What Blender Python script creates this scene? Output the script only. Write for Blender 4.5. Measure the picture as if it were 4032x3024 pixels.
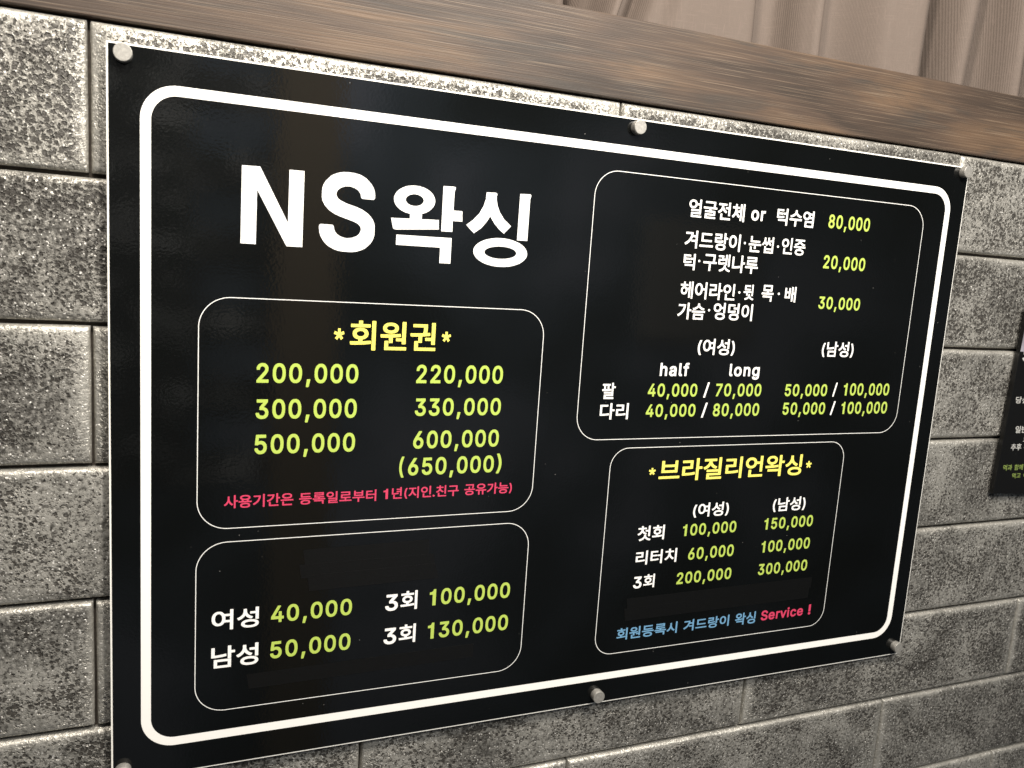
# Price board on a grey pitted stone-tile wall under a wooden beam and a curtain.
# Wall axes used below in millimetres: x along the wall, y up, z out of the wall (board face = 0).
# World: X = x, Y = -z, Z = y + 1.80 m
import bpy, math, random
from mathutils import Vector, Matrix, noise

for _o in list(bpy.data.objects):
    bpy.data.objects.remove(_o)
random.seed(11)
scn = bpy.context.scene
COL = scn.collection
Z0 = 1.80

def W(x, y, z=0.0):                      # wall millimetres -> world metres
    return Vector((x * .001, -z * .001, y * .001 + Z0))

# ---------------------------------------------------------------- camera
cam = bpy.data.cameras.new('camera')
camo = bpy.data.objects.new('camera', cam)
COL.objects.link(camo)
R = Matrix([[0.923554, -0.003683, -0.38345], [0.066158, 0.98649, 0.149869], [0.377718, -0.16378, 0.911321]])
M = Matrix(((1, 0, 0), (0, 0, -1), (0, 1, 0)))
c = [0.04593, -0.14014, 0.70705]
camo.matrix_world = Matrix.Translation(W(c[0] * 1000, c[1] * 1000, c[2] * 1000)) @ (M @ R).to_4x4()
cam.sensor_width = 4.8
cam.lens = 3228.44 / 4032 * 4.8
cam.clip_start = .01
cam.clip_end = 50
cam.dof.use_dof = True
cam.dof.focus_distance = 0.82
cam.dof.aperture_fstop = 1.8
scn.camera = camo

# ---------------------------------------------------------------- world and lamps
wd = bpy.data.worlds.new('World')
scn.world = wd
wd.use_nodes = True
wd.node_tree.nodes['Background'].inputs[0].default_value = (.80, .86, .92, 1)
wd.node_tree.nodes['Background'].inputs[1].default_value = .05

def lamp(name, x, y, z, tx, ty, power, size, col, kind='AREA'):
    l = bpy.data.lights.new(name, kind)
    l.energy = power
    l.color = col
    if kind == 'AREA':
        l.shape = 'DISK'
        l.size = size
    else:
        l.shadow_soft_size = size
    o = bpy.data.objects.new(name, l)
    COL.objects.link(o)
    o.location = W(x, y, z)
    o.rotation_euler = (W(tx, ty, 0) - o.location).to_track_quat('-Z', 'Y').to_euler()
    return o

lamp('ceiling_downlight', 10, 640, 620, 0, -150, 50, .045, (1, .91, .80), 'POINT')
lamp('ceiling_downlight', 560, 700, 820, 500, -150, 66, .05, (1, .93, .83), 'POINT')
lamp('ceiling_panel', 1050, 1000, 1700, 700, -300, 40, .4, (1, .95, .88))
scn.view_settings.view_transform = 'Standard'
scn.view_settings.look = 'None'
scn.view_settings.exposure = 0
scn.view_settings.gamma = 1
scn.cycles.max_bounces = 6
scn.cycles.sample_clamp_indirect = 4

# ---------------------------------------------------------------- material helpers
class NT:
    def __init__(s, name):
        s.m = bpy.data.materials.new(name)
        s.m.use_nodes = True
        s.t = s.m.node_tree
        s.b = s.t.nodes['Principled BSDF']
    def n(s, typ, ins=None, **kw):
        x = s.t.nodes.new(typ)
        for k, v in kw.items():
            setattr(x, k, v)
        for k, v in (ins or {}).items():
            s.set(x.inputs[k], v)
        return x
    def set(s, sock, v):
        if isinstance(v, bpy.types.NodeSocket):
            s.t.links.new(v, sock)
        elif isinstance(v, bpy.types.Node):
            s.t.links.new(v.outputs[0], sock)
        else:
            sock.default_value = v
    def p(s, **kw):
        names = dict(col='Base Color', rough='Roughness', metal='Metallic', normal='Normal', spec='Specular IOR Level', coat='Coat Weight', coatr='Coat Roughness', sheen='Sheen Weight', ior='IOR')
        for k, v in kw.items():
            s.set(s.b.inputs[names[k]], v)
    def math(s, op, a, b=0.0, c_=None, clamp=False):
        x = s.n('ShaderNodeMath', operation=op, use_clamp=clamp)
        s.set(x.inputs[0], a)
        s.set(x.inputs[1], b)
        if c_ is not None:
            s.set(x.inputs[2], c_)
        return x.outputs[0]
    def ramp(s, fac, stops, interp='LINEAR'):
        x = s.n('ShaderNodeValToRGB')
        x.color_ramp.interpolation = interp
        e = x.color_ramp.elements
        while len(e) < len(stops):
            e.new(.5)
        for el, (p, q) in zip(e, stops):
            el.position = p
            el.color = q if isinstance(q, tuple) else (q, q, q, 1)
        s.set(x.inputs[0], fac)
        return x.outputs[0]
    def mix(s, f, a, b, blend='MIX'):
        x = s.n('ShaderNodeMix', data_type='RGBA', blend_type=blend)
        s.set(x.inputs[0], f)
        s.set(x.inputs[6], a)
        s.set(x.inputs[7], b)
        return x.outputs[2]
    def noise(s, vec, scale, detail=4, rough=.55, dist=0.0):
        return s.n('ShaderNodeTexNoise', {'Vector': vec, 'Scale': scale, 'Detail': detail, 'Roughness': rough, 'Distortion': dist}).outputs['Fac']

def rgba(r, g, b):
    return (r, g, b, 1)

def stone_material():
    s = NT('pitted_grey_stone')
    tc = s.n('ShaderNodeTexCoord').outputs['Object']
    inf = s.n('ShaderNodeObjectInfo').outputs['Random']
    off = s.n('ShaderNodeCombineXYZ', {'X': s.math('MULTIPLY', inf, 13.7), 'Y': s.math('MULTIPLY', inf, 7.3), 'Z': s.math('MULTIPLY', inf, 29.1)}).outputs[0]
    vec = s.n('ShaderNodeVectorMath', {0: tc, 1: off}, operation='ADD').outputs[0]
    warp = s.n('ShaderNodeTexNoise', {'Vector': vec, 'Scale': 260, 'Detail': 2})
    wv = s.n('ShaderNodeVectorMath', {0: warp.outputs['Color'], 1: (.5, .5, .5)}, operation='SUBTRACT').outputs[0]
    wv = s.n('ShaderNodeVectorMath', {0: wv}, operation='SCALE')
    wv.inputs['Scale'].default_value = .0042
    vec2 = s.n('ShaderNodeVectorMath', {0: vec, 1: wv.outputs[0]}, operation='ADD').outputs[0]
    # distance to the rim of the tile face (object space, metres)
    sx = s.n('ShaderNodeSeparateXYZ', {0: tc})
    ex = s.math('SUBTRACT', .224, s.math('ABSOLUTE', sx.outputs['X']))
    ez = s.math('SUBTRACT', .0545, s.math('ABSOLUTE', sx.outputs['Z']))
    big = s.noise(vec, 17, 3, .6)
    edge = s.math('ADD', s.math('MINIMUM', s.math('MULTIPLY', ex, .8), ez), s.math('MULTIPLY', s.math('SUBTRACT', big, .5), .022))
    inside = s.n('ShaderNodeMapRange', {'Value': edge, 'From Min': .001, 'From Max': .009}).outputs[0]
    # pits: round cells of two sizes
    v1 = s.n('ShaderNodeTexVoronoi', {'Vector': vec2, 'Scale': 285}, feature='F1')
    v2 = s.n('ShaderNodeTexVoronoi', {'Vector': vec2, 'Scale': 600}, feature='F1')
    v3 = s.n('ShaderNodeTexVoronoi', {'Vector': vec, 'Scale': 900}, feature='F1')
    sel = s.n('ShaderNodeSeparateColor', {0: v1.outputs['Color']}).outputs[0]
    sel2 = s.n('ShaderNodeSeparateColor', {0: v2.outputs['Color']}).outputs[1]
    sel3 = s.n('ShaderNodeSeparateColor', {0: v3.outputs['Color']}).outputs[2]
    patch = s.noise(vec, 24, 3, .6)
    rnd2 = s.math('FRACT', s.math('MULTIPLY', inf, 7.31))
    patch = s.math('ADD', patch, s.math('MULTIPLY', s.math('SUBTRACT', rnd2, .5), .16))
    thr = s.n('ShaderNodeMapRange', {'Value': patch, 'From Min': .32, 'From Max': .58, 'To Min': -.06, 'To Max': .34}).outputs[0]
    rad1 = s.math('ADD', thr, s.math('MULTIPLY', sel, .34))
    p1 = s.n('ShaderNodeMapRange', {'Value': s.math('SUBTRACT', rad1, v1.outputs['Distance']), 'From Min': -.03, 'From Max': .13}).outputs[0]
    p2 = s.n('ShaderNodeMapRange', {'Value': s.math('SUBTRACT', s.math('ADD', s.math('MULTIPLY', sel2, .40), s.math('MULTIPLY', thr, .5)), v2.outputs['Distance']), 'From Min': -.05, 'From Max': .17}).outputs[0]
    pits = s.math('MAXIMUM', p1, s.math('MULTIPLY', p2, .7))
    pits = s.math('MULTIPLY', pits, s.math('ADD', s.math('MULTIPLY', inside, .85), .15))
    grain = s.noise(vec, 1100, 3, .7)
    mid = s.noise(vec, 300, 3, .62)
    cloud = s.math('ADD', s.noise(vec, 13, 5, .66), s.math('MULTIPLY', s.math('SUBTRACT', inf, .5), .12))
    # worn silver-grey paint over dark brown-grey stone
    base = s.ramp(cloud, [(.34, rgba(.135, .130, .119)), (.48, rgba(.27, .262, .238)), (.62, rgba(.45, .437, .398))])
    base = s.mix(s.ramp(mid, [(.50, 0.), (.66, .6)]), base, rgba(.60, .58, .53))
    base = s.mix(s.ramp(mid, [(.37, .75), (.47, 0.)]), base, rgba(.050, .046, .040))
    base = s.mix(s.ramp(edge, [(.001, .55), (.005, 0.)]), base, rgba(.50, .485, .44))  # lighter rim: bevel highlights put into the paint colour
    base = s.mix(s.ramp(sel3, [(.970, 0.), (.978, 1.)]), base, rgba(.95, .93, .88))
    col = s.mix(s.math('MULTIPLY', pits, .90), base, rgba(.018, .015, .012))
    h = s.math('SUBTRACT', s.math('ADD', s.math('MULTIPLY', mid, .50), s.math('MULTIPLY', grain, .14)), s.math('MULTIPLY', pits, 1.0))
    bump = s.n('ShaderNodeBump', {'Height': h, 'Strength': 1.0, 'Distance': .0014})
    met = s.math('MULTIPLY', s.math('SUBTRACT', 1.0, pits), .55)
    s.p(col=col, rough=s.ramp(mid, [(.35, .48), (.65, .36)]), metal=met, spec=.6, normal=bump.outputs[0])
    return s.m

def wood_material():
    s = NT('brown_wood_grain')
    tc = s.n('ShaderNodeTexCoord').outputs['Object']
    def st(x, y, z, loc=(0, 0, 0)):
        return s.n('ShaderNodeMapping', {'Vector': tc, 'Scale': (x, y, z), 'Location': loc}).outputs[0]
    fine = s.noise(st(4, 60, 520), 1.6, 5, .62, .15)
    hair = s.noise(st(8, 200, 1100, (3, 1, 0)), 1.3, 1, .5, .1)
    broad = s.noise(st(3.0, 12, 17, (5.2, 0, 1)), 1.2, 3, .5, .7)
    blot = s.noise(st(4, 20, 34, (1.7, 0, 2)), 1.1, 5, .62, .9)
    # the left stretch of the plank is a darker board tone
    left = s.n('ShaderNodeMapRange', {'Value': s.n('ShaderNodeSeparateXYZ', {0: tc}).outputs['X'], 'From Min': -.68, 'From Max': -.32, 'To Min': -.11, 'To Max': .01}).outputs[0]
    broad = s.math('ADD', broad, left)
    col = s.ramp(broad, [(.34, rgba(.038, .028, .022)), (.47, rgba(.066, .045, .033)), (.56, rgba(.098, .064, .042)), (.68, rgba(.138, .087, .053))])
    col = s.mix(s.ramp(blot, [(.50, 0.), (.64, .72)]), col, rgba(.040, .036, .032))
    col = s.mix(s.ramp(fine, [(.36, .55), (.52, 0.)]), col, rgba(.036, .027, .021))
    col = s.mix(s.ramp(fine, [(.54, 0.), (.64, .42)]), col, rgba(.14, .099, .068))
    col = s.mix(s.ramp(hair, [(.61, 0.), (.68, .38)]), col, rgba(.23, .175, .125))
    bump = s.n('ShaderNodeBump', {'Height': s.math('ADD', fine, s.math('MULTIPLY', hair, .5)), 'Strength': .4, 'Distance': .0006})
    s.p(col=col, rough=.50, spec=.30, normal=bump.outputs[0])
    return s.m

def cloth_material():
    s = NT('woven_mauve_cloth')
    tc = s.n('ShaderNodeTexCoord').outputs['Object']
    mp = s.n('ShaderNodeMapping', {'Vector': tc, 'Scale': (1, 1, 1)}).outputs[0]
    w1 = s.n('ShaderNodeTexWave', {'Vector': mp, 'Scale': 330, 'Distortion': 1.5, 'Detail': 2}, bands_direction='X').outputs['Fac']
    w2 = s.n('ShaderNodeTexWave', {'Vector': mp, 'Scale': 330, 'Distortion': 1.5, 'Detail': 2}, bands_direction='Z').outputs['Fac']
    slub = s.noise(s.n('ShaderNodeMapping', {'Vector': tc, 'Scale': (700, 10, 60)}).outputs[0], 1, 3, .6)
    slubh = s.noise(s.n('ShaderNodeMapping', {'Vector': tc, 'Scale': (50, 10, 800)}).outputs[0], 1, 3, .6)
    weave = s.math('MULTIPLY', s.math('ADD', w1, w2), .5)
    col = s.mix(s.ramp(weave, [(.2, 0.), (.8, 1.)]), rgba(.094, .074, .062), rgba(.158, .126, .107))
    col = s.mix(s.ramp(s.math('MAXIMUM', slub, slubh), [(.55, 0.), (.80, .30)]), col, rgba(.21, .16, .137))
    bump = s.n('ShaderNodeBump', {'Height': weave, 'Strength': .25, 'Distance': .0004})
    s.p(col=col, rough=.75, spec=.25, normal=bump.outputs[0])
    return s.m

def gloss_print(name, col, rough=.05, spec=.5, ripple=.02):
    s = NT(name)
    tc = s.n('ShaderNodeTexCoord').outputs['Object']
    h = s.math('ADD', s.noise(tc, 420, 2, .5), s.math('MULTIPLY', s.noise(tc, 55, 2, .5), 1.6))
    bump = s.n('ShaderNodeBump', {'Height': h, 'Strength': ripple, 'Distance': .002})
    vo = s.n('ShaderNodeTexVoronoi', {'Vector': tc, 'Scale': 260}, feature='F1')
    rr = s.n('ShaderNodeSeparateColor', {0: vo.outputs['Color']})
    dust = s.math('MULTIPLY', s.math('GREATER_THAN', rr.outputs[0], .992), s.math('LESS_THAN', vo.outputs['Distance'], .10))
    cc = s.mix(s.math('MULTIPLY', dust, .5), rgba(*col), rgba(.35, .34, .32))
    s.p(col=cc, rough=rough, spec=spec, normal=bump.outputs[0])
    return s.m

def metal_material():
    s = NT('dull_scratched_metal')
    tc = s.n('ShaderNodeTexCoord').outputs['Object']
    a = s.noise(tc, 500, 4, .65, .5)
    col = s.ramp(a, [(.3, rgba(.27, .262, .245)), (.7, rgba(.43, .42, .39))])
    bump = s.n('ShaderNodeBump', {'Height': a, 'Strength': .25, 'Distance': .0003})
    s.p(col=col, metal=.45, rough=.42, normal=bump.outputs[0])
    return s.m

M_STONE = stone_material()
M_WOOD = wood_material()
M_CLOTH = cloth_material()
M_METAL = metal_material()
M_PANEL = gloss_print('glossy_black_print', (.0030, .0034, .0034))
M_TAPE = gloss_print('black_tape', (.0033, .0033, .0030), rough=.32, ripple=.05)
M_POSTER = gloss_print('satin_black_print', (.0045, .0045, .0045), rough=.3)
PRINT = {
    'white': gloss_print('white_print', (.90, .90, .88)),
    'yellow': gloss_print('yellow_print', (.86, .79, .16)),
    'lime': gloss_print('lime_green_print', (.45, .585, .11)),
    'pink': gloss_print('pink_red_print', (.62, .055, .125)),
    'blue': gloss_print('light_blue_print', (.15, .33, .52)),
    'faded_white': gloss_print('faded_white_print', (.46, .46, .44), rough=.3),  # dimmer white and green: out-of-focus dimming put into the print colour
    'faded_lime': gloss_print('faded_green_print', (.20, .27, .07), rough=.3),
    'border': gloss_print('white_border_print', (.90, .89, .86)),
}
s_ = NT('dark_mortar')
_n = s_.noise(s_.n('ShaderNodeTexCoord').outputs['Object'], 300, 3, .6)
s_.p(col=s_.ramp(_n, [(.3, rgba(.022, .018, .014)), (.7, rgba(.06, .05, .04))]), rough=.9)
M_MORTAR = s_.m
s_ = NT('white_board_core')
s_.p(col=rgba(.86, .85, .80), rough=.5)
M_CORE = s_.m
LEAN = 2.6
s_ = NT('blurred_photo_print')
_tc = s_.n('ShaderNodeTexCoord').outputs['Object']
s_.p(col=s_.ramp(s_.noise(_tc, 18, 2, .5), [(.35, rgba(.16, .15, .17)), (.65, rgba(.34, .33, .38))]), rough=.35)
M_PHOTO = s_.m

# ---------------------------------------------------------------- object helpers
def link(name, me, parent=None, mat=None, loc=None):
    o = bpy.data.objects.new(name, me)
    COL.objects.link(o)
    if mat and not me.materials:
        me.materials.append(mat)
    if parent:
        o.parent = parent
    if loc is not None:
        o.location = loc
    return o

def thing(name, label, cat, loc, group=None):
    o = bpy.data.objects.new(name, None)
    COL.objects.link(o)
    o.empty_display_size = .02
    o.location = loc
    o['label'] = label
    o['category'] = cat
    if group:
        o['group'] = group
    return o

def flat_curve_mesh(groups, org, zlift=0.0):
    """groups: list of loop lists in wall mm (even-odd filled); returns one flat mesh relative to org (wall mm)."""
    vs, fs = [], []
    for gi, loops in enumerate(groups):
        cu = bpy.data.curves.new('tmp', 'CURVE')
        cu.dimensions = '2D'
        cu.fill_mode = 'BOTH'
        for L in loops:
            sp = cu.splines.new('POLY')
            sp.points.add(len(L) - 1)
            for q, (x, y) in zip(sp.points, L):
                q.co = (x - org[0], y - org[1], 0, 1)
            sp.use_cyclic_u = True
        ob = bpy.data.objects.new('tmp', cu)
        me = bpy.data.meshes.new_from_object(ob)
        b = len(vs)
        for v in me.vertices:
            vs.append((v.co.x * .001, -(zlift + gi * .012) * .001, v.co.y * .001))
        for f in me.polygons:
            fs.append([b + k for k in f.vertices])
        bpy.data.objects.remove(ob)
        bpy.data.curves.remove(cu)
        bpy.data.meshes.remove(me)
    out = bpy.data.meshes.new('print')
    out.from_pydata(vs, [], fs)
    # make every face look out of the wall (-Y)
    out.update()
    flip = [p.index for p in out.polygons if p.normal.y > 0]
    if flip:
        import bmesh
        bm = bmesh.new()
        bm.from_mesh(out)
        bm.faces.ensure_lookup_table()
        bmesh.ops.reverse_faces(bm, faces=[bm.faces[i] for i in flip])
        bm.to_mesh(out)
        bm.free()
    return out

def rrect(x0, x1, y0, y1, r, n=14):
    """clockwise rounded rectangle, x0<x1, y0<y1"""
    out = []
    for cx, cy, a0 in ((x1 - r, y1 - r, 0), (x0 + r, y1 - r, 90), (x0 + r, y0 + r, 180), (x1 - r, y0 + r, 270)):
        for k in range(n + 1):
            a = math.radians(a0 + 90 * k / n)
            out.append((cx + r * math.cos(a), cy + r * math.sin(a)))
    return out

def box_mesh(x0, x1, y0, y1, z0, z1, org, bev=0.0):
    import bmesh
    bm = bmesh.new()
    bmesh.ops.create_cube(bm, size=1)
    for v in bm.verts:
        v.co = Vector((((x0 + x1) / 2 - org[0] + v.co.x * (x1 - x0)) * .001,
                       (-((z0 + z1) / 2 - org[2]) - v.co.y * (z1 - z0)) * .001,
                       ((y0 + y1) / 2 - org[1] + v.co.z * (y1 - y0)) * .001))
    bmesh.ops.recalc_face_normals(bm, faces=bm.faces)
    if bev:
        bmesh.ops.bevel(bm, geom=list(bm.edges), offset=bev * .001, segments=2, affect='EDGES', profile=.5)
    me = bpy.data.meshes.new('box')
    bm.to_mesh(me)
    bm.free()
    return me

# ---------------------------------------------------------------- the tiled wall
BL, BH = 454.1, 114.1
YT = 16.3
wall = thing('stone_tile_wall', 'wall of long grey pitted stone tiles in running bond behind the black board', 'wall', W(500, -400, -30))
wall_o = (500, -400, -30)
mb = box_mesh(-950, 2100, -1180, 92, -44, -18, wall_o)
link('mortar_bed', mb, wall, M_MORTAR)

def tile_mesh(seed):
    """one long tile: uneven cushion face with worn bevels, 450 x 110 mm"""
    rnd = random.Random(seed)
    hw, hh = 225.95, 55.3
    xs = [-1, -.9955, -.990] + [-.93 + 1.86 * k / 16 for k in range(17)] + [.990, .9955, 1]
    ys = [-1, -.975, -.94] + [-.85 + 1.70 * k / 5 for k in range(6)] + [.94, .975, 1]
    nx, ny = len(xs), len(ys)
    vs = []
    for j, v in enumerate(ys):
        for i, u in enumerate(xs):
            ed = max(0 if 2 <= i <= nx - 3 else (2 - i if i < 2 else i - nx + 3), 0 if 2 <= j <= ny - 3 else (2 - j if j < 2 else j - ny + 3))
            z = [0, -1.1, -3.4][ed]
            nz = noise.noise(Vector((u * 4 + seed * 7, v * 1.5, 0)))
            z += nz * .55 if ed == 0 else nz * .35
            jx = noise.noise(Vector((seed * 3.1, v * 3, 1))) * .5 if i in (0, nx - 1) else 0
            jy = noise.noise(Vector((u * 9, seed * 5.3, 2))) * .55 if j in (0, 1, ny - 1, ny - 2) else 0
            vs.append(((u * hw + jx) * .001, -z * .001, (v * hh + jy) * .001))
    fs = []
    for j in range(ny - 1):
        for i in range(nx - 1):
            a = j * nx + i
            fs.append((a, a + 1, a + nx + 1, a + nx))
    # skirt down into the joint
    ring = [i for i in range(nx)] + [j * nx + nx - 1 for j in range(1, ny)] + [(ny - 1) * nx + i for i in range(nx - 2, -1, -1)] + [j * nx for j in range(ny - 2, 0, -1)]
    b = len(vs)
    for k in ring:
        x, y, z = vs[k]
        vs.append((x, .0130, z))
    n = len(ring)
    for k in range(n):
        fs.append((ring[k], b + k, b + (k + 1) % n, ring[(k + 1) % n]))
    me = bpy.data.meshes.new('tile')
    me.from_pydata(vs, [], fs)
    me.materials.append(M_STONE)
    for p_ in me.polygons:
        p_.use_smooth = True
    return me

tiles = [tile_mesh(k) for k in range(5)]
k = 0
for row in range(8):
    yc = YT - BH * (row + .5)
    x0 = -12.1 if row % 2 == 0 else 215.3
    for i in range(-2, 4):
        xl = x0 + i * BL
        if xl > 1950 or xl + BL < -900:
            continue
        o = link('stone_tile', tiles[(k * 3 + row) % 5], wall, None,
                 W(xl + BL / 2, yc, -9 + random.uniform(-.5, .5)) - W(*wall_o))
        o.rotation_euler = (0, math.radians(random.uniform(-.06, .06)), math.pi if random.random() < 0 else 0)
        k += 1

# ---------------------------------------------------------------- wooden beam
beam_o = (600, 16.8, -40)
beam = thing('wooden_beam', 'long brown wood-grained beam running along the top of the stone wall', 'beam', W(*beam_o))
link('plank', box_mesh(-950, 2100, 16.8, 91.0, -60, -8.5, beam_o, 1.2), beam, M_WOOD)

# ---------------------------------------------------------------- curtain
def curtain():
    org = (700, 95, -105)
    t = thing('curtain', 'mauve brown pleated curtain hanging above the wooden beam', 'curtain', W(*org))
    # fold profile: (x mm, depth mm) at the beam; x drifts with height by the third value
    prof = [(-900, 0, 0), (-820, 9, 0), (-720, -4, 0), (-600, 8, 0), (-480, -6, 0), (-360, 7, 0), (-240, -5, 0), (-120, 8, 0), (0, -3, 0), (110, 9, 0), (220, -4, .0), (300, 7, 0), (372, 8, 0), (412, 2, .0), (426, -22, .03), (434, -26, .05), (445, -10, .25), (470, 3, .30),
            (488, -8, .32), (512, 3, .28), (545, 8, .1), (590, 10, 0), (626, 11, 0), (631, 10, 0), (640, 1, 0), (658, -8, 0), (690, -6, 0), (712, 6, 0), (722, 9, 0), (729, 8, 0), (744, -3, 0), (772, -6, -.02), (830, 9, 0), (862, 12, 0), (868, 12, 0), (869.5, -3, 0), (872, -4, 0), (888, -14, 0), (905, -20, .0), (922, -15, .02),
            (948, 8, .05), (955, 9, .09), (956.5, -3, .12), (959, -4, .12), (972, -13, .12), (988, -17, .1), (1010, -3, .05), (1036, 12, .0), (1043, 12, -.01), (1044.5, -3, -.01), (1047, -4, .0), (1062, -12, .05), (1085, -6, .12), (1120, 8, .1), (1180, -6, 0), (1260, 9, 0), (1350, -7, 0), (1450, 8, 0), (1560, -6, 0), (1700, 8, 0), (1850, -4, 0), (2050, 6, 0)]
    # refine
    pts = []
    for (a, b) in zip(prof, prof[1:]):
        n = max(1, int((b[0] - a[0]) / 5))
        for q in range(n):
            f = q / n
            g = f * f * (3 - 2 * f)
            pts.append((a[0] + (b[0] - a[0]) * f, a[1] + (b[1] - a[1]) * g, a[2] + (b[2] - a[2]) * f))
    pts.append(prof[-1])
    rows = 26
    vs, fs = [], []
    for r in range(rows):
        yy = -60 + r * 24
        for (x, d, s) in pts:
            h = (yy - 15)
            wob = noise.noise(Vector((x * .02, yy * .006, 3))) * 2.2
            sc = 1 + .25 * noise.noise(Vector((x * .004, yy * .004, 9)))
            vs.append(((x + s * h - org[0]) * .001, -(d * 3.6 * sc + wob) * .001, (yy) * .001))
    n = len(pts)
    for r in range(rows - 1):
        for i in range(n - 1):
            a = r * n + i
            fs.append((a, a + 1, a + n + 1, a + n))
    me = bpy.data.meshes.new('cloth')
    me.from_pydata(vs, [], fs)
    for p_ in me.polygons:
        p_.use_smooth = True
    o = link('cloth', me, t, M_CLOTH)
curtain()

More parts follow.
